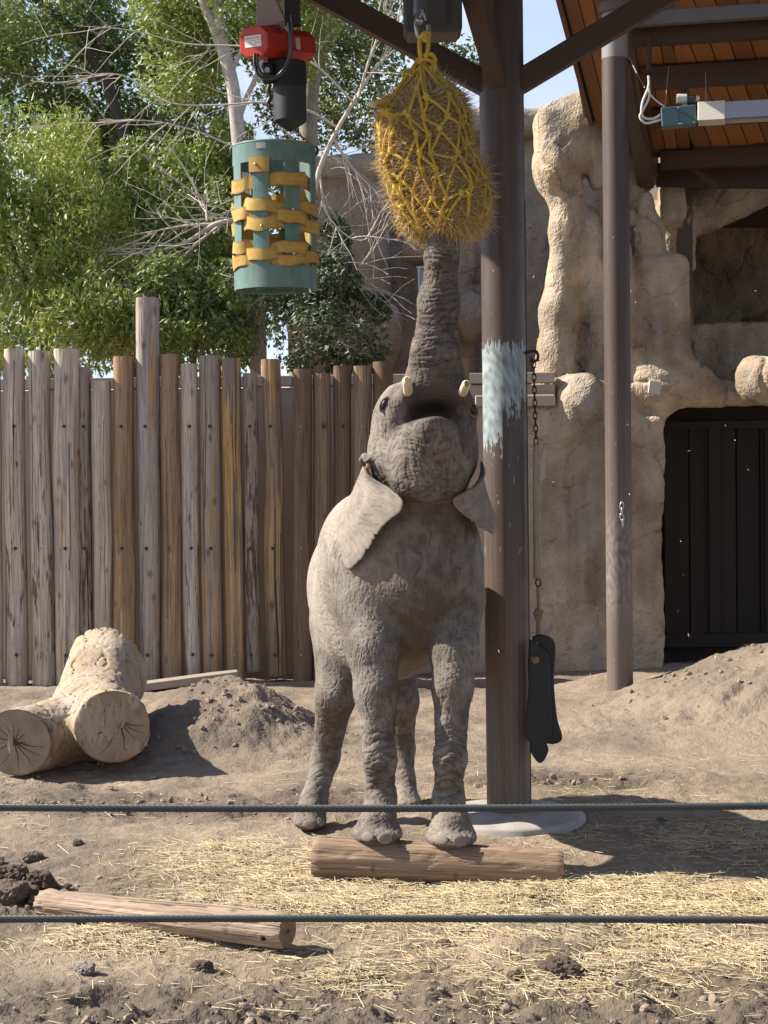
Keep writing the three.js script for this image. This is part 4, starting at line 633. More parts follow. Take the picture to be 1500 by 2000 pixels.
  // skin: folds that follow each limb, fine cracks, dust, painted light and shade
  const pos = body.attributes.position, nor = body.attributes.normal, N = pos.count, col = new Float32Array(N * 3), solid = P.filter((p) => !p.sub), out = new Float32Array(N * 3);
  const knees = [at(742, 1490, 10.2), at(879, 1490, 10.2)], stain = at(812, 1255, 10.9), muzzle = at(838, 900, 10.1), wetShadeAt = at(850, 780, 10.1);
  for (let i = 0; i < N; i++) {
    const x = pos.getX(i), y = pos.getY(i), z = pos.getZ(i), nx = nor.getX(i), ny = nor.getY(i), nz = nor.getZ(i);
    const w = {}; let tot = 0, mouth = 0;
    for (const p of P) { const d = Math.abs(pd(p, x, y, z)); if (p.sub) { if (p.tag === 'mouth') mouth = Math.max(mouth, 1 - sstep(0.0, 0.025, d)); continue; } if (d > 0.4) continue; const e = Math.exp(-d * 16); w[p.tag] = (w[p.tag] || 0) + e; tot += e; }
    for (const k in w) w[k] /= tot;
    const W = (k) => w[k] || 0;
    // girth coordinate: across the surface, level
    const tx = nz, tz = -nx;
    const wob = noise(x * 5, y * 5, z * 5) * 0.05, wob2 = noise(x * 14, y * 14, z * 14) * 0.012;
    const rings = (f, s, lat) => crease(noise(x * lat, (y + wob + wob2) * f, z * lat + s), 0.22);
    const lines = (f, s, lon) => crease(noise((x + wob + wob2) * f, y * lon + wob * 20, (z + wob2) * f + s), 0.2);
    const crack = crease(noise(x * 30 + wob * 40, y * 22, z * 30), 0.16) * 0.8 + crease(noise(x * 38, y * 34 + wob * 50, z * 38 + 9), 0.16) * 0.8;
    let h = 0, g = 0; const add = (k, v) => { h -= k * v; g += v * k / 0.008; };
    const wt = W('trunk') + W('sheath') * 0.5;
    if (wt > 0.02) { add(wt * 0.0085, rings(34, 3, 3)); add(wt * 0.005, rings(64, 5, 6)); add(wt * 0.0045, lines(32, 4, 6)); h += wt * 0.002 * noise(x * 4, (y + wob) * 30, z * 4); }
    const lu = W('legu') + W('chest') * 0.9 + W('neck') * 0.9;
    if (lu > 0.02) { add(lu * 0.0052, lines(36, 1, 3)); add(lu * 0.0035, lines(60, 2, 6)); add(lu * 0.002, rings(46, 9, 4)); add(lu * 0.0008, crack); }
    const kd = Math.min(...knees.map((k) => Math.hypot((x - k.x) * 1.3, (y - k.y) * 0.8, (z - k.z) * 0.5))), kn = 1 - sstep(0.1, 0.3, kd);
    const ll = clamp(W('legl') * 1.1 + kn * 0.9);
    if (ll > 0.02) { const arch = Math.abs(nx) * 0.05; add(ll * 0.007, crease(noise(x * 5, (y + arch + wob) * 21, z * 3 + 11), 0.36)); add(ll * 0.006, rings(44, 8, 7)); h += ll * 0.003 * noise(x * 3, (y + arch) * 24, z * 3); }
    const to = W('torso');
    if (to > 0.02) { add(to * 0.004, lines(32, 6, 3)); add(to * 0.002, lines(56, 17, 8)); add(to * 0.0032, rings(38, 12, 5)); add(to * 0.001, crack); h += to * 0.006 * noise(x * 3.2, y * 2.2, z * 3.2); }
    const hd = W('head') + W('cheek') + W('jaw');
    if (hd > 0.02) { add(hd * 0.0058, crease(noise((x + wob) * 27 + y * 5, y * 4.5, z * 27), 0.27)); add(hd * 0.004, rings(30, 19, 5)); add(hd * 0.001, crack); add(W('jaw') * 0.005, rings(30, 14, 6)); h += W('cheek') * 0.012 * noise(x * 16, y * 6, z * 14); h += hd * 0.005 * noise(x * 9, y * 8, z * 9); }
    const ft = W('foot'); if (ft > 0.02) { add(ft * 0.005, rings(30, 5, 14)); add(ft * 0.005, crack); }
    h += 0.0008 * noise(x * 60, y * 60, z * 60);
    h *= 1 - mouth * 0.7;
    out[i * 3] = x + nx * h; out[i * 3 + 1] = y + ny * h; out[i * 3 + 2] = z + nz * h;
    // colour: dusty grey brown with light and shade painted in, darker in the folds, rusty where mud has dried
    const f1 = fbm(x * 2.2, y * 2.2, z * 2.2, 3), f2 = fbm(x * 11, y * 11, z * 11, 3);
    let c = mix3([0.112, 0.09, 0.073], [0.335, 0.283, 0.236], clamp(0.22 + f1 * 0.75 + f2 * 0.6 + to * 0.7 + hd * 0.12 + wt * 0.1 + ny * 0.25 - W('chest') * 0.15));  // torso painted lighter as sunlit, front darker as shaded, upward faces dustier
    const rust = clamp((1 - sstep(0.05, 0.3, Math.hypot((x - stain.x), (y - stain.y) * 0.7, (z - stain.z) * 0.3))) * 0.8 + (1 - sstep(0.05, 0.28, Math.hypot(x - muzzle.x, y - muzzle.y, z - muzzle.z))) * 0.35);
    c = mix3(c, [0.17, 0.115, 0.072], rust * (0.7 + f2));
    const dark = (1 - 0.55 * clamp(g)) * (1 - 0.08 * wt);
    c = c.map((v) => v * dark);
    const wetShade = (1 - sstep(0.08, 0.27, Math.hypot((x - wetShadeAt.x) * 0.85, (y - wetShadeAt.y) * 1.25, (z - wetShadeAt.z) * 0.5))) * clamp(0.75 + f2); c = mix3(c, [0.085, 0.058, 0.045], wetShade * 0.85);  // dark wet skin round the mouth, with the shade there painted in
    if (mouth > 0) c = mix3(c, [0.05, 0.028, 0.022], mouth * 0.9);
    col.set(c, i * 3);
  }
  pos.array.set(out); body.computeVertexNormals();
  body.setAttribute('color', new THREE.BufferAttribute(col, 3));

  // ears: closed sheets between the line where they grow from the head and their torn edge
  function ear(root, edge, bulge, seed) {           // two rows of points, front to back
    const a = new THREE.CatmullRomCurve3(root), b = new THREE.CatmullRomCurve3(edge), nu = 110, nv = 60, pts = [], cc = [], ix = [];
    const mid = a.getPoint(0.5).lerp(b.getPoint(0.5), 0.5), nrm = V().crossVectors(b.getPoint(0.5).sub(a.getPoint(0.5)), a.getPoint(1).sub(a.getPoint(0))).normalize();
    if (nrm.x * bulge < 0) nrm.negate();
    for (let s = 0; s < 2; s++) for (let i = 0; i <= nu; i++) for (let j = 0; j <= nv; j++) {
      const u = i / nu, v = j / nv, p = a.getPointAt(u).lerp(b.getPointAt(u), v);
      const jag = sstep(0.3, 0.45, u) * (noise(u * 24, seed, 1) * 0.5 + noise(u * 55, seed, 2) * 0.45 + noise(u * 6, seed, 4) * 0.6 - crease(noise(u * 9, seed, 8), 0.06) * 0.8) * 0.024;
      const dir = b.getPointAt(u).sub(a.getPointAt(u)).normalize(); p.addScaledVector(dir, jag * v * v);
      const rim = Math.min(1, (1 - v) * 9, u * 12 + 0.1, (1 - u) * 9 + 0.15);
      const wr = crease(noise(u * 22 + v * 2, v * 3, seed), 0.25) * 0.0032 + crease(noise(u * 50, v * 30, seed + 3), 0.25) * 0.0012;
      const th = (0.002 + 0.009 * Math.sqrt(clamp(rim))) * (s ? -1 : 1) - wr * (s ? -1 : 1) * clamp(rim);
      p.addScaledVector(nrm, Math.sin(Math.PI * Math.min(1, v * 0.9 + 0.05)) * 0.05 + noise(u * 2.4, v * 2, seed) * 0.03 * v + th);
      pts.push(p.x, p.y, p.z);
      const f = fbm(p.x * 9, p.y * 9, p.z * 9, 3), k = (1 - wr * 80); cc.push(...mix3([0.2, 0.165, 0.137], [0.32, 0.268, 0.226], clamp(0.5 + f)).map((q) => q * k));
    }
    const M = (nu + 1) * (nv + 1), id = (s, i, j) => s * M + i * (nv + 1) + j;
    for (let i = 0; i < nu; i++) for (let j = 0; j < nv; j++) { ix.push(id(0, i, j), id(0, i + 1, j), id(0, i, j + 1), id(0, i + 1, j), id(0, i + 1, j + 1), id(0, i, j + 1)); ix.push(id(1, i, j), id(1, i, j + 1), id(1, i + 1, j), id(1, i + 1, j), id(1, i, j + 1), id(1, i + 1, j + 1)); }
    for (let i = 0; i < nu; i++) ix.push(id(0, i, nv), id(0, i + 1, nv), id(1, i, nv), id(0, i + 1, nv), id(1, i + 1, nv), id(1, i, nv));
    for (const i of [0, nu]) for (let j = 0; j < nv; j++) ix.push(id(0, i, j), id(1, i, j), id(0, i, j + 1), id(0, i, j + 1), id(1, i, j), id(1, i, j + 1));
    const g = new THREE.BufferGeometry(); g.setAttribute('position', new THREE.Float32BufferAttribute(pts, 3)); g.setAttribute('color', new THREE.Float32BufferAttribute(cc, 3)); g.setIndex(ix); g.computeVertexNormals(); return g;
  }
  const earL = ear([at(716, 904, 10.42), at(704, 932, 10.56), at(688, 968, 10.75), at(664, 1000, 10.98)],
    [at(748, 946, 10.22), at(776, 961, 10.13), at(793, 979, 10.08), at(789, 998, 10.1), at(765, 1016, 10.2), at(738, 1044, 10.32), at(716, 1080, 10.45), at(685, 1112, 10.6), at(672, 1085, 10.72), at(662, 1040, 10.9)], -1, 3);
  const earR = ear([at(938, 900, 10.42), at(940, 930, 10.6), at(946, 965, 10.85), at(950, 1000, 11.1)],
    [at(924, 950, 10.24), at(902, 962, 10.15), at(884, 974, 10.1), at(885, 984, 10.12), at(903, 1003, 10.22), at(922, 1020, 10.35), at(940, 1036, 10.5), at(958, 1040, 10.7), at(962, 1020, 10.95)], 1, 9);
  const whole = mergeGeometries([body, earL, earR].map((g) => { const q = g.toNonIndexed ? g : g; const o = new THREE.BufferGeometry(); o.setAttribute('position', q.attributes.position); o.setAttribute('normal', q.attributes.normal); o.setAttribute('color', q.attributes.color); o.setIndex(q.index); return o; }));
  const el = thing('elephant', 'grey brown elephant with front feet on a log and trunk raised to hay', 'elephant');
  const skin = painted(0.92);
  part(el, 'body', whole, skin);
  // tusks: short, broken off, the cut ends brown
  const ivory = mat([0.72, 0.6, 0.4], 0.45), pulp = mat([0.3, 0.17, 0.07], 0.7);
  for (const [a, b, r] of [[at(799, 776, 10.2), at(795, 743, 9.98), 0.03], [at(898, 776, 10.2), at(911, 750, 10.0), 0.029]]) {
    const t = part(el, 'tusk', taperTube([a, a.clone().lerp(b, 0.5).add(V(0, -0.006, 0)), b], [r * 1.05, r, r * 0.92], 18, 6), ivory);
    const q = new THREE.CircleGeometry(r * 0.62, 18); const dir = b.clone().sub(a).normalize(); q.scale(0.75, 1.2, 1);
    const m = part(t, 'tusk_tip', q, pulp); m.position.copy(b).addScaledVector(dir, 0.004); m.quaternion.setFromUnitVectors(V(0, 0, 1), dir);
  }
  // eyes
  const dark = mat([0.012, 0.009, 0.008], 0.4), lid = mat([0.16, 0.13, 0.105], 0.9);
  for (const [px, py, rz] of [[751, 790, -0.45], [924, 800, 0.35]]) {
    const p = trace(P, px, py); const g = new THREE.SphereGeometry(0.034, 18, 12); g.scale(0.62, 1.15, 0.5); g.rotateZ(rz);
    const e = part(el, 'eye', g, dark); e.position.copy(p);
    const l = new THREE.TorusGeometry(0.036, 0.009, 8, 20); l.scale(0.68, 1.2, 1); l.rotateZ(rz); part(e, 'eyelid', l, lid);
  }
  const canal = part(el, 'ear_canal', new THREE.SphereGeometry(0.02, 12, 8).scale(0.8, 1.3, 0.6), mat([0.42, 0.2, 0.13], 0.7)); canal.position.copy(trace(P, 720, 908));
  // toenails
  const nail = mat([0.2, 0.163, 0.13], 0.8);
  for (const [px, py, s] of [[718, 1634, 1], [752, 1638, 1.1], [779, 1628, 0.8], [863, 1640, 1], [898, 1642, 1.1], [924, 1632, 0.8], [604, 1610, 1], [627, 1608, 0.7], [803, 1572, 0.7]]) {
    const p = trace(P, px, py), e = 0.01, gx = field(P, p.x + e, p.y, p.z) - field(P, p.x - e, p.y, p.z), gz = field(P, p.x, p.y, p.z + e) - field(P, p.x, p.y, p.z - e);
    const g = new THREE.SphereGeometry(0.036 * s, 16, 10); g.scale(1.2, 0.85, 0.27);
    const m = part(el, 'toenail', g, nail); m.position.copy(p); m.rotation.y = Math.atan2(gx, gz); m.rotation.order = 'YXZ'; m.rotation.x = -0.35;
  }
}
// ---------- logs on the ground ----------
const cutRot = (n) => new THREE.Euler().setFromQuaternion(new THREE.Quaternion().setFromUnitVectors(V(0, 0, 1), n));
function endDisc(prims, c, n, rmax) {               // fan that fills the sawn face of an implicit log
  const q = new THREE.Quaternion().setFromUnitVectors(V(0, 0, 1), n), pos = [], uv = [], ix = [], m = 72, p = V();
  pos.push(c.x, c.y, c.z); uv.push(0.5, 0.5);
  for (let i = 0; i <= m; i++) { const a = i / m * 2 * Math.PI, d = V(Math.cos(a), Math.sin(a), 0).applyQuaternion(q); let r = 0.02; while (r < rmax) { p.copy(c).addScaledVector(n, -0.03).addScaledVector(d, r); if (field(prims, p.x, p.y, p.z) > 0) break; r += 0.004; } p.copy(c).addScaledVector(d, r - 0.004); pos.push(p.x, p.y, p.z); uv.push(0.5 + 0.49 * Math.cos(a), 0.5 + 0.49 * Math.sin(a)); }
  for (let i = 1; i <= m; i++) ix.push(0, i, i + 1);
  const g = new THREE.BufferGeometry(); g.setAttribute('position', new THREE.Float32BufferAttribute(pos, 3)); g.setAttribute('uv', new THREE.Float32BufferAttribute(uv, 2)); g.setIndex(ix); g.computeVertexNormals(); return g;
}
{
  const J = at(178, 1412, 14.75), A = at(30, 1450, 13.8), B = at(236, 1412, 13.9), T = at(205, 1322, 15.35), cyl = (a, b, r0, r1, k) => cone(a, b, r0, r1, k);
  const nA = A.clone().sub(J).normalize().add(V(0.25, 0, 0.75)).normalize(), nB = V(0.12, -0.06, 1).normalize(), nT = T.clone().sub(J).normalize();
  const core = [cyl(A.clone().add(A.clone().sub(J).normalize().multiplyScalar(0.45)), J, 0.26, 0.32, 0.1), cyl(J.clone().lerp(T, 0.2), B.clone().addScaledVector(nB, 0.3), 0.31, 0.305, 0.14), cyl(J, T.clone().addScaledVector(nT, 0.35), 0.36, 0.38, 0.16)];
  const cut = (c, n) => rbox(c.clone().addScaledVector(n, 0.5), 0.9, 0.9, 0.5, 0.0, 0.012, cutRot(n), true);
  const nT2 = nT.clone().add(V(0.25, -0.1, -0.5)).normalize();
  const prims = [...core, cut(A, nA), cut(B, nB), cut(T.clone().addScaledVector(nT, 0.16), nT2)];
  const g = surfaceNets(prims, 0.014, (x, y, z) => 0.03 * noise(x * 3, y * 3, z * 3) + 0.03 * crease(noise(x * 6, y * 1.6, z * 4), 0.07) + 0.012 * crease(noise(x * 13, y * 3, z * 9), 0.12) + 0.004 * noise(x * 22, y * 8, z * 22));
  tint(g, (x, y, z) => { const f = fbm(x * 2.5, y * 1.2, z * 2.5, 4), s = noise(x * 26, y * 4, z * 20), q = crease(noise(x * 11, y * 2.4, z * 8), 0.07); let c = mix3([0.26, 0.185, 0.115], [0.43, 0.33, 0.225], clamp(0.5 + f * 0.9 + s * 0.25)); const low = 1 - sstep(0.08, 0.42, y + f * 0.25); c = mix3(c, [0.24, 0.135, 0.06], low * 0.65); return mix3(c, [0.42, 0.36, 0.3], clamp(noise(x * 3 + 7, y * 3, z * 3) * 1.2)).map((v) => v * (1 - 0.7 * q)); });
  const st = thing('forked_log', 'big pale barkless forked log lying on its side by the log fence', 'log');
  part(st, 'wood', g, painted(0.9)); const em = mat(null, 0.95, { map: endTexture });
  part(st, 'sawn_end', endDisc(core, A.clone().addScaledVector(nA, 0.004), nA, 0.45), em); part(st, 'sawn_end', endDisc(core, B.clone().addScaledVector(nB, 0.004), nB, 0.45), em);
}
function lyingLog(name, label, a, b, ra, rb, seed, o) {
  const len = a.distanceTo(b), t = thing(name, label, 'log', a.clone()), R = 40, rows = 70, pos = [], uv = [], idx = [], n = R + 1;
  const y = b.clone().sub(a).normalize(), q = new THREE.Quaternion().setFromUnitVectors(V(0, 1, 0), y);
  for (let j = 0; j <= rows; j++) for (let i = 0; i <= R; i++) { const v = j / rows, g = i / R * 2 * Math.PI, s = Math.sin(g), c = Math.cos(g), h = v * len, e = Math.min(1, 0.9 + Math.min(v, 1 - v) * 6), rag = o.rag * (1 - sstep(0, 0.16, v)) * (noise(s * 4, c * 4, h * 14 + seed) - 0.1);
    const r = mix(ra, rb, v) * e * (1 + 0.06 * noise(s * 1.3, c * 1.3, h * 1.6 + seed) + 0.025 * noise(s * 6, c * 6, h * 1.2) - 0.13 * crease(noise(s * 7, c * 7, h * 1.1 + seed * 2), 0.07) + rag); pos.push(r * s, h, r * c); uv.push(i / R, v); }
  for (let j = 0; j < rows; j++) for (let i = 0; i < R; i++) { const k = j * n + i, l = k + n; idx.push(k, k + 1, l, l, k + 1, l + 1); }
  const g = new THREE.BufferGeometry(); g.setAttribute('position', new THREE.Float32BufferAttribute(pos, 3)); g.setAttribute('uv', new THREE.Float32BufferAttribute(uv, 2)); g.setIndex(idx); g.computeVertexNormals();
  const bump = texture(128, 256, (u, v) => { const [x, z] = per(u, 1); return clamp(0.6 + 0.3 * noise(x * 12, z * 12, v * 5 + seed) - 0.5 * crease(noise(x * 8, z * 8, v * 3 + seed), 0.09)); }, true);
  const m = part(t, 'wood', g, mat(null, 0.9, { map: woodTexture(256, 768, seed, { ...o, len }), bumpMap: bump, bumpScale: 0.01 })); m.quaternion.copy(q);
  for (const j of [0, rows]) { const d = new THREE.CircleGeometry(1, R), p = d.attributes.position; for (let i = 0; i <= R; i++) { const k = (j * n + (i % R)) * 3; p.setXYZ(i + 1, pos[k], pos[k + 1], pos[k + 2]); } p.setXYZ(0, 0, j ? len + 0.004 : -0.004, 0); d.computeVertexNormals(); const e = part(t, 'sawn_end', d, mat([0.75, 0.62, 0.5], 0.95, { map: endTexture })); e.quaternion.copy(q); }
  return t;
}
lyingLog('log', 'brown log lying under the front feet of the elephant', at(613, 1675, 10.26), at(1100, 1697, 10.1), 0.141, 0.112, 61, { light: [0.36, 0.245, 0.16], dark: [0.16, 0.1, 0.062], knots: 6, dirt: 0.35, rag: 0.0 });
{ const t = lyingLog('log', 'slim pale log lying in the foreground with a dark slot near one end', at(80, 1764, 9.45), at(562, 1818, 8.72), 0.078, 0.1, 67, { light: [0.44, 0.325, 0.24], dark: [0.21, 0.145, 0.1], knots: 5, dirt: 0.1, rag: 0.28 });
  const s = part(t, 'slot', new RoundedBoxGeometry(0.075, 0.026, 0.03, 3, 0.012), mat([0.012, 0.008, 0.006], 0.95)); s.position.copy(at(521, 1831, 8.69)).sub(t.position); s.rotation.set(0.1, 0.45, -0.06); }
// dung and dark clods
function lumpGeo(seed, det = 4) { const g = new THREE.IcosahedronGeometry(1, det * 3), p = g.attributes.position; for (let i = 0; i < p.count; i++) { const x = p.getX(i), y = p.getY(i), z = p.getZ(i), f = 1 + 0.3 * noise(x * 1.4 + seed, y * 1.4, z * 1.4) + 0.2 * noise(x * 3.5, y * 3.5 + seed, z * 3.5) + 0.1 * noise(x * 9, y * 9, z * 9 + seed); p.setXYZ(i, x * f, y * f * 0.8, z * f); } g.computeVertexNormals(); return g; }
{
  reseed(91); const dm = [mat([0.075, 0.05, 0.035], 0.95), mat([0.11, 0.08, 0.055], 0.95), mat([0.14, 0.1, 0.065], 0.95)], lg = [0, 1, 2, 3].map((i) => lumpGeo(i * 5.1, 3));
  const d = thing('dung_pile', 'dark heap of dung lumps at the far left behind the slim pale log', 'dung', onGround(50, 1740));
  for (const [px, py, s] of [[10, 1712, 0.11], [45, 1722, 0.085], [78, 1712, 0.1], [98, 1742, 0.06], [25, 1752, 0.1], [60, 1748, 0.07], [0, 1745, 0.09], [120, 1752, 0.035], [35, 1690, 0.06], [88, 1752, 0.05], [-20, 1700, 0.12], [132, 1730, 0.025], [70, 1762, 0.04]]) { const q = onGround(px, py + s * 160), m = part(d, 'lump', lg[Math.floor(rnd() * 4)], dm[Math.floor(rnd() * 3)]); m.position.set(q.x, groundHeight(q.x, q.z) + s * 0.5, q.z).sub(d.position); m.scale.set(s, s * rr(0.7, 1), s); m.rotation.y = rr(0, 6); }
  const clods = [[62, 1664, 0.06, 'dark clod of earth above the dung heap'], [152, 1645, 0.035, 'small dark clod left of the straw'], [1092, 1888, 0.085, 'dark clod of earth in the straw near the bottom right'], [1008, 1900, 0.045, 'small round dark clod beside the larger one in the straw'], [168, 1893, 0.05, 'grey stone in the bare soil below the slim pale log'], [395, 1880, 0.05, 'flattened brown clod in the soil below the slim pale log'], [1290, 1600, 0.03, 'small dark clod past the shadow, right of the footing'], [868, 1838, 0.025, 'small dark clod lying in the straw below the log under the feet']];
  clods.forEach(([px, py, s, l], i) => { const q = onGround(px, py + s * 200), t = thing('clod', l, i === 4 ? 'stone' : 'clod', V(q.x, groundHeight(q.x, q.z) + s * 0.35, q.z)); const m = part(t, 'lump', lg[i % 4], i === 4 ? mat([0.2, 0.175, 0.15], 0.95) : dm[(i + 1) % 3]); m.scale.set(s * 1.2, s * 0.9, s); m.rotation.y = i * 1.3; });
  const bl = thing('weathered_board', 'old grey board lying at the foot of the fence behind the forked log', 'board', at(345, 1332, 18.9));
  const bm = part(bl, 'board', box(1.4, 0.09, 0.25, 0, 0, 0, 0.01), mat([0.3, 0.24, 0.18], 0.95)); bm.rotation.z = 0.1; bm.rotation.y = 0.15;
}

// ---------- hay net ----------
const HD = 10.2;
{
  reseed(2024);
  const c = at(846, 318, HD), rot = new THREE.Euler(0.05, -0.5, 0.17, 'ZYX'), q = new THREE.Quaternion().setFromEuler(rot), hx = 0.225, hy = 0.42, hz = 0.19;
  const bale = [rbox(c, hx - 0.1, hy - 0.1, hz - 0.1, 0.1, 0.1, rot), ell(c.clone().add(V(0.1, -0.22, 0.02)), 0.2, 0.2, 0.19, 0.12), ell(c.clone().add(V(-0.1, 0.08, 0.0)), 0.185, 0.29, 0.19, 0.12), cone(c.clone().add(V(-0.03, 0.3, 0)), at(832, 150, HD), 0.15, 0.05, 0.12)];
  const warp = (x, y, z) => 0.02 * noise(x * 6, y * 6, z * 6) + 0.012 * noise(x * 16, y * 16, z * 16);
  const g = tint(surfaceNets(bale, 0.014, warp), (x, y, z) => { const f = noise(x * 30, y * 30, z * 30) * 0.3 + noise(x * 7, y * 7, z * 7) * 0.3; return mix3([0.13, 0.08, 0.035], [0.42, 0.29, 0.13], clamp(0.45 + f)); });
  const b = thing('hay_bale', 'straw coloured hay bale hanging in a yellow rope net above the trunk', 'hay bale', c.clone()); part(b, 'hay', g.translate(-c.x, -c.y, -c.z), painted(0.95));
  // stalks standing out of the bale
  const stalk = new THREE.BufferGeometry(); stalk.setAttribute('position', new THREE.Float32BufferAttribute([-0.5, 0, 0, 0.5, 0, 0, 0, 0, 0.7, -0.35, 0.5, 0.12, 0.35, 0.5, 0.12, 0, 0.5, 0.7, 0, 1, 0], 3)); stalk.setIndex([0, 1, 3, 1, 4, 3, 1, 2, 4, 2, 5, 4, 2, 0, 5, 0, 3, 5, 3, 4, 6, 4, 5, 6, 5, 3, 6]); stalk.computeVertexNormals();
  const P = g.attributes.position, Nn = g.attributes.normal, M = 17000, im = new THREE.InstancedMesh(stalk, mat(null, 0.7), M), o = new THREE.Object3D(), col = new THREE.Color(), up = V(0, 1, 0);
  for (let i = 0; i < M; i++) {
    const k = Math.floor(rnd() * P.count), n = V(Nn.getX(k), Nn.getY(k), Nn.getZ(k)), low = clamp(-P.getY(k) / 0.45), d = n.clone().multiplyScalar(rr(0.02, 0.55)).add(V(rr(-0.9, 0.9), rr(-0.75, 0.4) - low * 0.3, rr(-0.9, 0.9)));
    o.position.set(P.getX(k), P.getY(k), P.getZ(k)).addScaledVector(n, -0.012); o.quaternion.setFromUnitVectors(up, d.normalize()); const L = rr(0.03, 0.12) * (rnd() < 0.1 ? 1.5 : 1), wd = rr(0.004, 0.0075); o.scale.set(wd, L, wd); o.updateMatrix(); im.setMatrixAt(i, o.matrix);
    col.setRGB(...mix3(mix3([0.64, 0.49, 0.22], [0.74, 0.56, 0.34], rnd()), mix3([0.36, 0.23, 0.09], [0.66, 0.43, 0.06], low), rnd() * 0.75)); im.setColorAt(i, col);
  }
  im.name = 'stalks'; shade(im); im.userData.kind = 'stuff'; b.add(im);
  // the net: cords that zigzag down from the gather, knotted where they meet
  const net = thing('hay_net', 'yellow knotted rope net with a gathered top holding the hay bale', 'net', c.clone());
  const top = at(826, 122, HD), ax = V(0, 1, 0).applyQuaternion(q), n1 = 16, rows = 8;
  const node = (i, j) => { const t = j / (rows - 1), a = (i + (j % 2) * 0.5) / n1 * 2 * Math.PI + noise(i * 1.7, j * 1.3, 2) * 0.34, yl = mix(hy * 0.86, -hy * 1.0, t) + noise(i * 2.1, j * 1.9, 7) * 0.12, base = c.clone().addScaledVector(ax, yl), d = V(Math.cos(a), 0, Math.sin(a)).applyQuaternion(q); let r = 0.45; const p = V(); while (r > 0.02) { p.copy(base).addScaledVector(d, r); if (field(bale, p.x, p.y, p.z) < 0.016) break; r -= 0.006; } return p.clone(); };
  const grid = []; for (let j = 0; j < rows; j++) { grid.push([]); for (let i = 0; i < n1; i++) grid[j].push(node(i, j)); }
  const yel = [mat([0.62, 0.42, 0.06], 0.92), mat([0.55, 0.36, 0.05], 0.95)], knot = new THREE.SphereGeometry(0.021, 10, 8); { const p = knot.attributes.position; for (let i = 0; i < p.count; i++) { const f = 1 + 0.25 * noise(p.getX(i) * 90, p.getY(i) * 90, p.getZ(i) * 90); p.setXYZ(i, p.getX(i) * f, p.getY(i) * f * 1.25, p.getZ(i) * f); } knot.computeVertexNormals(); }
  for (let i = 0; i < n1; i++) for (const s of [0, 1]) {
    const pts = [top.clone().add(V(rr(-0.03, 0.03), rr(-0.02, 0.03), rr(-0.03, 0.03)))]; const len = rows - (rnd() < 0.25 ? 1 : 0);
    for (let j = 0; j < len; j++) { const k = j % 2 === 0 ? i : s ? i : (i - 1 + n1) % n1; if (j) { const m = pts[pts.length - 1].clone().lerp(grid[j][k], 0.5); const w = m.clone().sub(c); w.addScaledVector(ax, -w.dot(ax)).normalize(); m.addScaledVector(w, 0.012).add(V(rr(-0.008, 0.008), 0, rr(-0.008, 0.008))); if (j > 0) pts.push(m); } pts.push(grid[j][k].clone().add(V(rr(-0.006, 0.006), 0, rr(-0.006, 0.006)))); }
    for (let k = 2; k < pts.length; k++) { for (let it = 0; it < 12 && field(bale, pts[k].x, pts[k].y, pts[k].z) < 0.014; it++) { const w = pts[k].clone().sub(c); w.addScaledVector(ax, -w.dot(ax)).normalize(); pts[k].addScaledVector(w, 0.004); } }
    part(net, 'cord', tube(pts, 0.0098, pts.length * 5, 7).translate(-c.x, -c.y, -c.z), yel[(i + s) % 2]);
  }
  for (let j = 0; j < rows - 1; j++) for (let i = 0; i < n1; i++) { const k = part(net, 'knot', knot, yel[(i + j) % 2]); k.position.copy(grid[j][i]).sub(c); k.rotation.set(rr(0, 1), rr(0, 3), rr(-0.5, 0.5)); }
  // gathered loops at the top and the loose end at the left
  const rel = (x, y, d = HD) => at(x, y, d).sub(c);
  for (const [pts, r] of [[[[832, 64], [821, 75], [820, 100], [824, 122]], 0.014], [[[828, 66], [836, 80], [834, 104], [828, 124]], 0.014], [[[818, 128], [826, 110], [842, 106], [850, 118], [840, 134], [824, 130]], 0.014], [[[806, 146], [812, 126], [830, 116], [846, 124], [850, 140]], 0.013], [[[800, 150], [792, 160], [788, 142], [800, 138], [812, 142]], 0.012], [[[820, 140], [836, 146], [850, 136], [846, 118]], 0.013], [[[828, 62], [838, 66], [834, 80], [826, 74], [828, 62]], 0.012]]) part(net, 'gather_loop', tube(pts.map(([x, y], i) => rel(x, y, HD - 0.05 + 0.03 * (i % 2))), r, 30, 8), yel[0]);
  part(net, 'loose_end', tube([rel(775, 192, 10.15), rel(752, 196, 10.1), rel(735, 200, 10.08), rel(728, 203, 10.08)], 0.014, 16, 8), yel[0]); part(net, 'frayed_tip', new THREE.SphereGeometry(0.021, 12, 9).scale(1.3, 1, 1).translate(rel(727, 203, 10.08).x, rel(727, 203, 10.08).y, rel(727, 203, 10.08).z), mat([0.62, 0.52, 0.36], 0.9));
  // a loose wisp hanging at the low corner
  const wisp = []; for (let i = 0; i < 26; i++) { const a = rel(rr(930, 956), rr(395, 430), 10.25), e = a.clone().add(V(rr(-0.01, 0.06), rr(-0.09, 0.02), rr(-0.04, 0.04))); wisp.push(tube([a, a.clone().lerp(e, 0.5).add(V(rr(-0.01, 0.01), 0.01, 0)), e], 0.002, 4, 4)); } stuffInto(b, 'loose_stalks', merge(wisp), mat([0.6, 0.46, 0.24], 0.8));
}

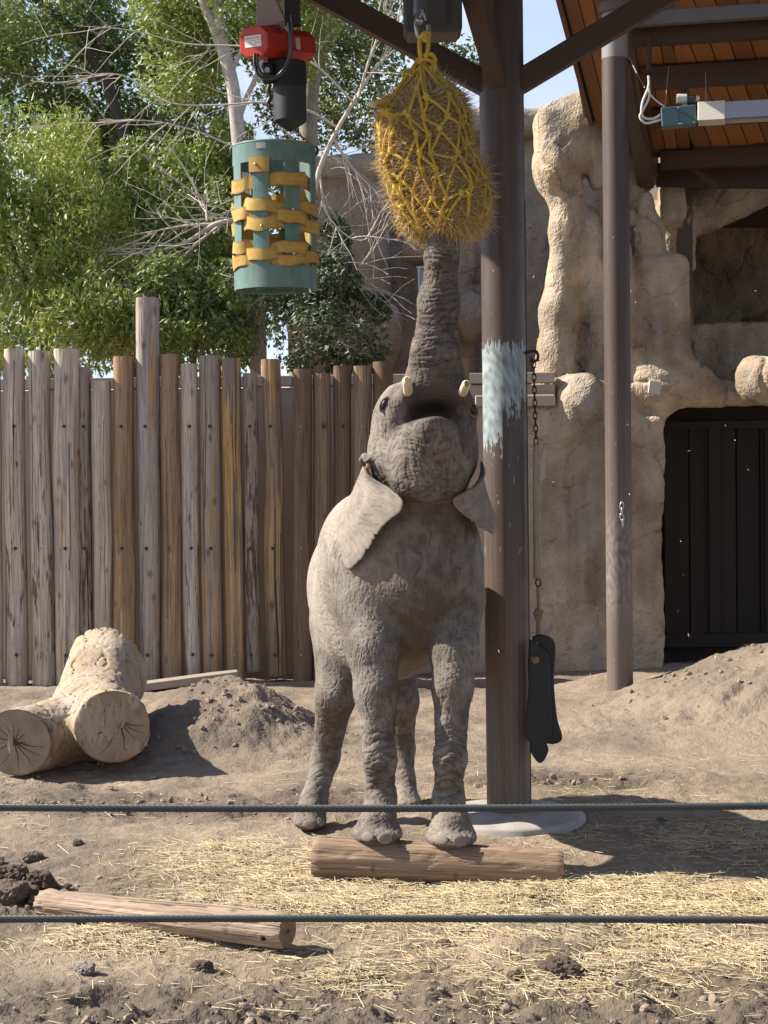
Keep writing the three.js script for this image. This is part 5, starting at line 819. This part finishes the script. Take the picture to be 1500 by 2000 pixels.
// ---------- hoists ----------
const chainLink = new THREE.TorusGeometry(1, 0.28, 8, 16).scale(0.72, 1.35, 1);
function chainRun(parent, a, b, size, m, origin, skip = 2.0) { const len = a.distanceTo(b), n = Math.max(2, Math.round(len / (size * skip))), q = new THREE.Quaternion().setFromUnitVectors(V(0, 1, 0), b.clone().sub(a).normalize()); for (let i = 0; i < n; i++) { const l = part(parent, 'link', chainLink, m); l.scale.setScalar(size); l.position.copy(a).lerp(b, (i + 0.5) / n).sub(origin); l.quaternion.copy(q).multiply(new THREE.Quaternion().setFromEuler(new THREE.Euler(0, (i % 2) * 1.5 + 0.3, 0))); } }
const black = mat([0.02, 0.02, 0.022], 0.6), blackShiny = mat([0.02, 0.02, 0.022], 0.35), iron = mat([0.09, 0.082, 0.075], 0.5, { metalness: 0.6 }), zinc = mat([0.42, 0.42, 0.42], 0.35, { metalness: 0.7 });
const BD = 11.3;
{
  const o = at(540, 90, BD), rel = (x, y, d = BD) => at(x, y, d).sub(o), h = thing('chain_hoist', 'red electric chain hoist with a black chain bag above the green barrel', 'hoist', o.clone());
  const red = mat([0.50, 0.035, 0.022], 0.38), a = rel(497, 82, 11.1), b = rel(588, 93, 11.55), ax = b.clone().sub(a), len = ax.length(), q = new THREE.Quaternion().setFromUnitVectors(V(0, 0, 1), ax.clone().normalize().negate());
  const oct = new THREE.Shape(); const w = 0.105, t = 0.088, ch = 0.042; [[-w + ch, -t], [w - ch, -t], [w, -t + ch], [w, t - ch], [w - ch, t], [-w + ch, t], [-w, t - ch], [-w, -t + ch]].forEach(([x, y], i) => i ? oct.lineTo(x, y) : oct.moveTo(x, y));
  const bg = new THREE.ExtrudeGeometry(oct, { depth: len, bevelEnabled: true, bevelSize: 0.012, bevelThickness: 0.014, bevelSegments: 3 });
  const bd = part(h, 'housing', bg, red); bd.position.copy(b); bd.quaternion.copy(q);
  const seam = part(bd, 'housing_seam', new THREE.ExtrudeGeometry(oct, { depth: 0.012, bevelEnabled: true, bevelSize: 0.017, bevelThickness: 0.004, bevelSegments: 1 }), mat([0.3, 0.02, 0.015], 0.45)); seam.position.z = len * 0.62;
  // nameplate
  const cv = document.createElement('canvas'); cv.width = 256; cv.height = 128; const x = cv.getContext('2d'); x.fillStyle = '#ece8e4'; x.fillRect(0, 0, 256, 128); x.fillStyle = '#6a4b48'; x.font = 'bold 34px sans-serif'; x.fillText('CM-WAY DUEL', 14, 40); x.fillStyle = '#b54a40'; x.fillRect(0, 54, 256, 5); x.fillStyle = '#8d8682'; x.font = '16px sans-serif'; x.fillRect(30, 78, 70, 7); x.fillRect(150, 78, 64, 7); x.fillRect(90, 100, 80, 6); x.beginPath(); x.moveTo(222, 90); x.lineTo(240, 76); x.lineTo(240, 90); x.fill();
  const ct = new THREE.CanvasTexture(cv); ct.colorSpace = THREE.SRGBColorSpace;
  const np = part(bd, 'nameplate', new THREE.PlaneGeometry(0.135, 0.074), mat(null, 0.4, { map: ct })); np.position.set(0, 0.004, len + 0.0165); if (np.position.clone().applyQuaternion(q).z < 0) np.rotation.y = Math.PI;
  part(bd, 'side_label', box(0.004, 0.075, 0.05, 0, 0, 0), mat([0.62, 0.58, 0.56], 0.5)).position.set(0.118, 0, len * 0.38);
  // hanger plate, rail and cables above
  const pl = new THREE.Shape(); [[-0.15, 0.05], [-0.15, -0.16], [0.0, -0.155], [0.045, -0.13], [-0.02, 0.02], [-0.08, 0.3], [-0.15, 0.3]].forEach(([u, v], i) => i ? pl.lineTo(u, v) : pl.moveTo(u, v));
  const plate = part(h, 'hanger_plate', new THREE.ExtrudeGeometry(pl, { depth: 0.02, bevelEnabled: true, bevelSize: 0.003, bevelThickness: 0.003, bevelSegments: 1 }), mat([0.29, 0.2, 0.17], 0.55)); plate.position.copy(rel(544, 2, 11.18)); plate.rotation.y = -0.35;
  part(h, 'rail', bar(rel(569, 26, 11.3), rel(560, -60, 13.0), 0.09, 0.17, V(0, 1, 0), 0.005), mat([0.035, 0.026, 0.024], 0.7));
  part(h, 'upright', box(0.1, 0.75, 0.09, rel(571, -60).x, rel(571, -60).y, rel(571, -60).z), mat([0.035, 0.026, 0.024], 0.7));
  part(h, 'trolley', box(0.14, 0.05, 0.08, rel(545, 58).x, rel(545, 58).y, rel(545, 58).z, 0.008), zinc);
  const cab = mat([0.05, 0.05, 0.055], 0.3);
  part(h, 'cable', tube([rel(563, 44, 11.0), rel(567, 75, 11.0), rel(566, 105, 11.02), rel(552, 142, 11.05), rel(528, 154, 11.05), rel(506, 148, 11.05), rel(498, 128, 11.06), rel(497, 105, 11.08)], 0.011, 60, 8), cab); part(h, 'cable', tube([rel(569, 30, 11.0), rel(570, 80, 11.0), rel(562, 120, 11.02), rel(540, 148, 11.05), rel(512, 144, 11.05), rel(503, 125, 11.06), rel(502, 105, 11.08)], 0.009, 60, 8), cab);
  // chain bag
  const bag = new THREE.LatheGeometry([[0.001, -0.27], [0.03, -0.25], [0.105, -0.2], [0.111, -0.19], [0.111, 0.19], [0.106, 0.2], [0.09, 0.2], [0.09, 0.1]].map(([x, y]) => new THREE.Vector2(x, y)), 40), bg2 = part(h, 'chain_bag', bag, mat([0.024, 0.024, 0.027], 0.55)); bg2.position.copy(rel(566, 180, 11.25));
  part(bg2, 'collar', new THREE.CylinderGeometry(0.113, 0.113, 0.17, 40, 1, true).translate(0, 0.11, 0), mat([0.015, 0.015, 0.017], 0.75));
  part(h, 'gearbox', new RoundedBoxGeometry(0.14, 0.09, 0.14, 3, 0.02), blackShiny).position.copy(rel(543, 128));
  const hb = part(h, 'hook_block', new RoundedBoxGeometry(0.085, 0.14, 0.09, 4, 0.03), black); hb.position.copy(rel(523, 143, 11.2)); part(hb, 'bolt', new THREE.CylinderGeometry(0.018, 0.018, 0.02, 12).rotateX(Math.PI / 2).translate(0, 0.01, 0.047), zinc);
  part(h, 'hook', tube([rel(527, 165), rel(524, 178), rel(528, 190), rel(523, 203), rel(530, 210)], 0.016, 24, 8), iron);
}
{
  const o = at(840, 30, 10.6), h = thing('chain_hoist', 'dark boxy hoist with a steel hook above the hay net', 'hoist', o.clone()), rel = (x, y, d = 10.6) => at(x, y, d).sub(o);
  const body = part(h, 'housing', new RoundedBoxGeometry(pm(112, 10.9), 0.62, 0.34, 4, 0.03), mat([0.05, 0.043, 0.042], 0.6)); body.position.copy(rel(844, -24, 10.95)); body.rotation.x = 0.05;
  part(body, 'bottom_pan', new RoundedBoxGeometry(pm(98, 10.9), 0.03, 0.28, 2, 0.012), mat([0.13, 0.1, 0.085], 0.6)).position.y = -0.312;
  part(body, 'side_rib', box(0.012, 0.55, 0.02, 0.1, 0.02, 0.172), mat([0.03, 0.027, 0.027], 0.6)); part(body, 'side_rib', box(0.012, 0.55, 0.02, -0.1, 0.02, 0.172), mat([0.03, 0.027, 0.027], 0.6));
  part(h, 'hook_shank', new THREE.CylinderGeometry(0.04, 0.045, 0.16, 20), mat([0.11, 0.11, 0.115], 0.4, { metalness: 0.4 })).position.copy(rel(821, 4, 10.3));
  part(h, 'hook', tube([rel(823, 20, 10.25), rel(814, 38, 10.22), rel(814, 58, 10.2), rel(818, 72, 10.2), rel(828, 76, 10.2), rel(836, 66, 10.2), rel(837, 50, 10.21)], 0.014, 36, 10), zinc); part(h, 'latch', tube([rel(816, 40, 10.21), rel(826, 26, 10.21), rel(832, 40, 10.21)], 0.008, 14, 8), zinc); part(h, 'swivel', new THREE.SphereGeometry(0.026, 14, 10), zinc).position.copy(rel(818, 41, 10.22));
}

// ---------- barrel feeder ----------
{
  reseed(8);
  const o = at(537, 430, BD), R = pm(80.5, BD), y = (py) => at(537, py, BD).y - o.y, b = thing('barrel_feeder', 'green plastic barrel cut into slots and woven with yellow straps, hanging on chains', 'feeder', o.clone());
  const gt = texture(256, 256, (u, v) => { const n = fbm(u * 8, v * 8, 3, 4), s = noise(u * 60, v * 6, 2), k = 1 + n * 0.2 + s * 0.08; let c = [0.085 * k, 0.185 * k, 0.16 * k]; const dust = clamp(0.25 + n + 0.3 * (1 - v)); const sc = crease(noise(u * 40 + v * 9, v * 22, 9), 0.05) * 0.5; return mix3(c, [0.24, 0.28, 0.25], clamp(dust * 0.55 + sc)); });
  const gm = mat(null, 0.5, { map: gt });
  const sector = (a0, a1, y0, y1, r0 = R, r1 = R - 0.012) => { const pos = [], ix = [], uv = [], n = Math.max(3, Math.ceil((a1 - a0) / 0.08)); for (let i = 0; i <= n; i++) { const a = mix(a0, a1, i / n), s = Math.sin(a), c = Math.cos(a); for (const [r, yy] of [[r0, y0], [r0, y1], [r1, y1], [r1, y0]]) { pos.push(s * r, yy, c * r); uv.push(a * 0.5, yy); } } for (let i = 0; i < n; i++) for (let k = 0; k < 4; k++) { const a = i * 4 + k, d = i * 4 + (k + 1) % 4; ix.push(a, d, a + 4, d, d + 4, a + 4); } ix.push(0, 2, 1, 0, 3, 2); const e = n * 4; ix.push(e, e + 1, e + 2, e, e + 2, e + 3); const g = new THREE.BufferGeometry(); g.setAttribute('position', new THREE.Float32BufferAttribute(pos, 3)); g.setAttribute('uv', new THREE.Float32BufferAttribute(uv, 2)); g.setIndex(ix); return toCreasedNormals(g, 0.5); };
  const T = [y(289), y(327)], Bt = [y(526), y(568)], rad = Math.PI / 180;
  part(b, 'top_ring', sector(0, 2 * Math.PI, T[1], T[0]), gm); part(b, 'bottom_ring', sector(0, 2 * Math.PI, Bt[1], Bt[0]), gm);
  part(b, 'rim', new THREE.TorusGeometry(R - 0.006, 0.009, 8, 64).rotateX(Math.PI / 2).translate(0, T[0], 0), gm);
  const bars = []; for (let i = 0; i < 8; i++) bars.push(-16 + 45 * i);
  for (const a of bars) part(b, 'bar', sector((a - 11.5) * rad, (a + 11.5) * rad, Bt[0] - 0.004, T[1] + 0.004), gm);
  const bot = new THREE.Shape(); bot.absarc(0, 0, R - 0.004, 0, 6.2832); const ho = new THREE.Path(); ho.absarc(0, 0, R * 0.47, 0, 6.2832, true); bot.holes.push(ho);
  part(b, 'bottom', new THREE.ExtrudeGeometry(bot, { depth: 0.014, bevelEnabled: true, bevelSize: 0.004, bevelThickness: 0.004, bevelSegments: 2, curveSegments: 48 }).rotateX(Math.PI / 2).translate(0, Bt[1] + 0.01, 0), gm);
  part(b, 'label', sector(-21 * rad, -7 * rad, y(304), y(292), R + 0.002, R - 0.002), mat([0.34, 0.4, 0.38], 0.6));
  // straps go in and out between the bars
  const st = texture(256, 64, (u, v) => { const n = fbm(u * 16, v * 3, 5, 4), k = 1 + n * 0.35 + noise(u * 70, v * 20, 1) * 0.1, e = Math.min(v, 1 - v) < 0.09 ? 0.72 : 1; return [0.48 * k * e, 0.30 * k * e, 0.075 * k * e]; }); const sm = mat(null, 0.8, { map: st });
  const strap = (y0, phase, w, slope, wob) => { const n = 128, pos = [], uv = [], ix = []; for (let i = 0; i <= n; i++) { const a = i / n * 2 * Math.PI, deg = a / rad, cc = Math.cos((deg + 16) * Math.PI / 45 + phase * Math.PI), r = R - 0.006 + 0.02 * Math.sign(cc) * Math.pow(Math.abs(cc), 0.6), yy = y0 + slope * Math.sin(a + wob) + 0.03 * noise(Math.sin(a) * 2.2, Math.cos(a) * 2.2, y0 * 20), tw = 0.014 * noise(Math.sin(a) * 2 + 5, Math.cos(a) * 2, y0 * 9), s = Math.sin(a), c = Math.cos(a); for (const [dr, dy] of [[0.0045 + tw, w / 2], [0.0045 - tw, -w / 2], [-0.0045 - tw, -w / 2], [-0.0045 + tw, w / 2]]) { pos.push(s * (r + dr), yy + dy, c * (r + dr)); uv.push(i / n * 3, dy > 0 ? 1 : 0); } } for (let i = 0; i < n; i++) for (let k = 0; k < 4; k++) { const a = i * 4 + k, d = i * 4 + (k + 1) % 4; ix.push(a, d, a + 4, d, d + 4, a + 4); } const g = new THREE.BufferGeometry(); g.setAttribute('position', new THREE.Float32BufferAttribute(pos, 3)); g.setAttribute('uv', new THREE.Float32BufferAttribute(uv, 2)); g.setIndex(ix); return part(b, 'strap', toCreasedNormals(g, 0.7), sm); };
  const rivet = new THREE.SphereGeometry(0.011, 10, 8); const studs = (sp, deg, py) => { const m = part(sp, 'rivet', rivet, zinc); m.position.set(Math.sin(deg * rad) * (R + 0.026), y(py), Math.cos(deg * rad) * (R + 0.026)); m.scale.z = 0.6; };
  let s1 = strap(y(372), 1, 0.088, 0.03, 1.2); s1 = strap(y(412), 0, 0.085, 0.02, 3.2); s1 = strap(y(428), 1, 0.085, -0.03, 0.7); studs(s1, 27, 420); s1 = strap(y(452), 0, 0.085, 0.025, 2.2); studs(s1, -13, 453); s1 = strap(y(488), 1, 0.08, 0.02, 4.2); s1 = strap(y(502), 0, 0.08, -0.02, 1); studs(s1, 27, 505); strap(y(515), 1, 0.07, 0.012, 5);
  const bk = part(b, 'strap_loop', sector(-30 * rad, -3 * rad, y(349), y(321), R + 0.022, R + 0.004), sm); studs(bk, -20, 335);
  const low = at(526, 208, BD); chainRun(b, at(459, 291, BD), low, 0.015, iron, o, 2.1); chainRun(b, at(612, 292, BD + 0.1), low.clone().add(V(0.03, 0, 0)), 0.015, iron, o, 2.1); chainRun(b, at(545, 284, BD + 0.28), low.clone().add(V(0, 0, 0.02)), 0.015, iron, o, 2.1);
  for (const [px, dd] of [[459, 0.05], [612, 0.08]]) part(b, 'shackle', new THREE.TorusGeometry(0.03, 0.01, 8, 16), iron).position.copy(at(px, 294, BD + dd)).sub(o);
}

// ---------- things hanging on the thick column ----------
{
  const D = 11.75, o = at(1045, 690, D), h = thing('hanging_toy', 'rusty chain, hose and rope holding two black rubber flaps beside the thick column', 'enrichment toy', o.clone()), rel = (x, y, d = D) => at(x, y, d).sub(o);
  const rust = mat([0.055, 0.035, 0.027], 0.75, { metalness: 0.3 });
  part(h, 'shackle', tube([rel(1024, 690, 11.8), rel(1034, 687), rel(1046, 686), rel(1051, 694), rel(1049, 703), rel(1041, 706), rel(1037, 698)], 0.011, 36, 8), rust); part(h, 'shackle_pin', bar(rel(1034, 707), rel(1053, 703), 0.018, 0.018), rust);
  const b0 = at(1042, 706, D), b1 = at(1047, 868, D); chainRun(h, b0, b1, 0.02, rust, o, 2.25);
  const ht = texture(128, 256, (u, v) => { const [a, b] = per(u, 1), n = fbm(a * 2, b * 2, v * 8, 4); const k = 1 + n * 0.4; return mix3([0.28 * k, 0.25 * k, 0.16 * k], [0.37 * k, 0.31 * k, 0.22 * k], clamp(0.4 + noise(a * 2, b * 2, v * 22) * 0.8)); });
  part(h, 'hose', taperTube([rel(1048.5, 868), rel(1048, 960), rel(1049, 1060), rel(1049, 1130)], [0.027, 0.027, 0.028, 0.027], 18, 12), mat(null, 0.8, { map: ht }));
  const rope = mat([0.27, 0.2, 0.125], 0.9); part(h, 'ring', new THREE.TorusGeometry(0.022, 0.006, 8, 18).scale(0.8, 1.3, 1), rust).position.copy(rel(1051, 1138));
  part(h, 'rope', tube([rel(1051, 1146), rel(1052, 1170), rel(1052, 1198)], 0.013, 14, 8), rope); part(h, 'rope', tube([rel(1054, 1198), rel(1053, 1235), rel(1049, 1262), rel(1046, 1286, 11.66)], 0.012, 18, 8), rope); part(h, 'rope', tube([rel(1049, 1198), rel(1049, 1240), rel(1047, 1284, 11.66)], 0.01, 18, 8), rope);
  for (const [px, py, r, d] of [[1052, 1196, 0.034, D], [1051, 1207, 0.028, D], [1045, 1288, 0.028, 11.64]]) part(h, 'rope_knot', lumpGeo(px, 2).scale(r, r * 1.1, r), rope).position.copy(rel(px, py, d));
  const flap = (pts, d0, z, ry) => { const s = new THREE.Shape(), P = pts.map(([x, y]) => { const p = rel(x, y, d0); return new THREE.Vector2(p.x, p.y); }); s.moveTo(P[0].x, P[0].y); s.splineThru([...P.slice(1), P[0]]); const g = new THREE.ExtrudeGeometry(s, { depth: 0.02, bevelEnabled: true, bevelSize: 0.012, bevelThickness: 0.012, bevelSegments: 4, curveSegments: 80 }); const m = part(h, 'rubber_flap', g, mat([0.012, 0.012, 0.013], 0.55)); m.position.z = z; return m; };
  const z0 = rel(1050, 1300, 11.72).z; flap([[1044, 1246], [1058, 1243], [1076, 1250], [1082, 1268], [1079, 1330], [1085, 1400], [1095, 1437], [1090, 1448], [1074, 1450], [1056, 1440], [1046, 1370], [1042, 1290]], 11.72, z0 - 0.03, 0);
  flap([[1036, 1252], [1050, 1262], [1060, 1270], [1066, 1285], [1070, 1350], [1072, 1420], [1070, 1440], [1063, 1448], [1066, 1462], [1058, 1480], [1050, 1482], [1038, 1464], [1038, 1448], [1028, 1434], [1029, 1400], [1034, 1340], [1033, 1290]], 11.72, z0 + 0.05, 0);
}

// ---------- wire ropes in front ----------
function wireRope(label, y0, y1, y2) {             // heights in the photo at the left, middle and right
  const D = 4.2, a = at(0, y0, D), m = at(750, y1, D), b = at(1500, y2, D), t = thing('wire_rope', label, 'cable', m.clone(), 'wire ropes of the barrier in front'), L = b.x - a.x, geo = [], R = 0.0098;
  for (let k = 0; k < 6; k++) { const pts = []; for (let i = 0; i <= 1000; i++) { const u = -0.9 + 2.8 * i / 1000, x = a.x + u * L, y = (1 - u) * (1 - 2 * u) * a.y + 4 * u * (1 - u) * m.y + u * (2 * u - 1) * b.y, ph = x * 2 * Math.PI / 0.085 + k * Math.PI / 3; pts.push(V(x, y + Math.cos(ph) * R * 0.66, -D + Math.sin(ph) * R * 0.66).sub(m)); } geo.push(new THREE.TubeGeometry(new THREE.CatmullRomCurve3(pts), 2000, R * 0.345, 6)); }
  part(t, 'strands', merge(geo), mat([0.05, 0.055, 0.052], 0.5));
}
wireRope('upper of the two dark twisted wire ropes stretched across in front', 1577, 1579, 1574);
wireRope('lower of the two dark twisted wire ropes stretched across in front', 1795, 1794, 1797);
// bits of chaff falling through the air
{
  reseed(66); const g = new THREE.BoxGeometry(1, 0.25, 0.12), n = 48, im = new THREE.InstancedMesh(g, mat([0.62, 0.55, 0.4], 0.7), n), o = new THREE.Object3D();
  for (let i = 0; i < n; i++) { const d = rr(10, 16), p = at(rr(900, 1490), 420 + Math.pow(rnd(), 0.6) * 900, d); o.position.copy(p); o.rotation.set(rr(0, 6), rr(0, 6), rr(0, 6)); const s = rr(0.01, 0.026); o.scale.set(s, s, s); o.updateMatrix(); im.setMatrixAt(i, o.matrix); }
  im.name = 'chaff'; shade(im); tag(im, 'bits of pale chaff falling through the air right of the elephant', 'chaff'); im.userData.kind = 'stuff'; scene.add(im);
}
renderer.render(scene, camera);
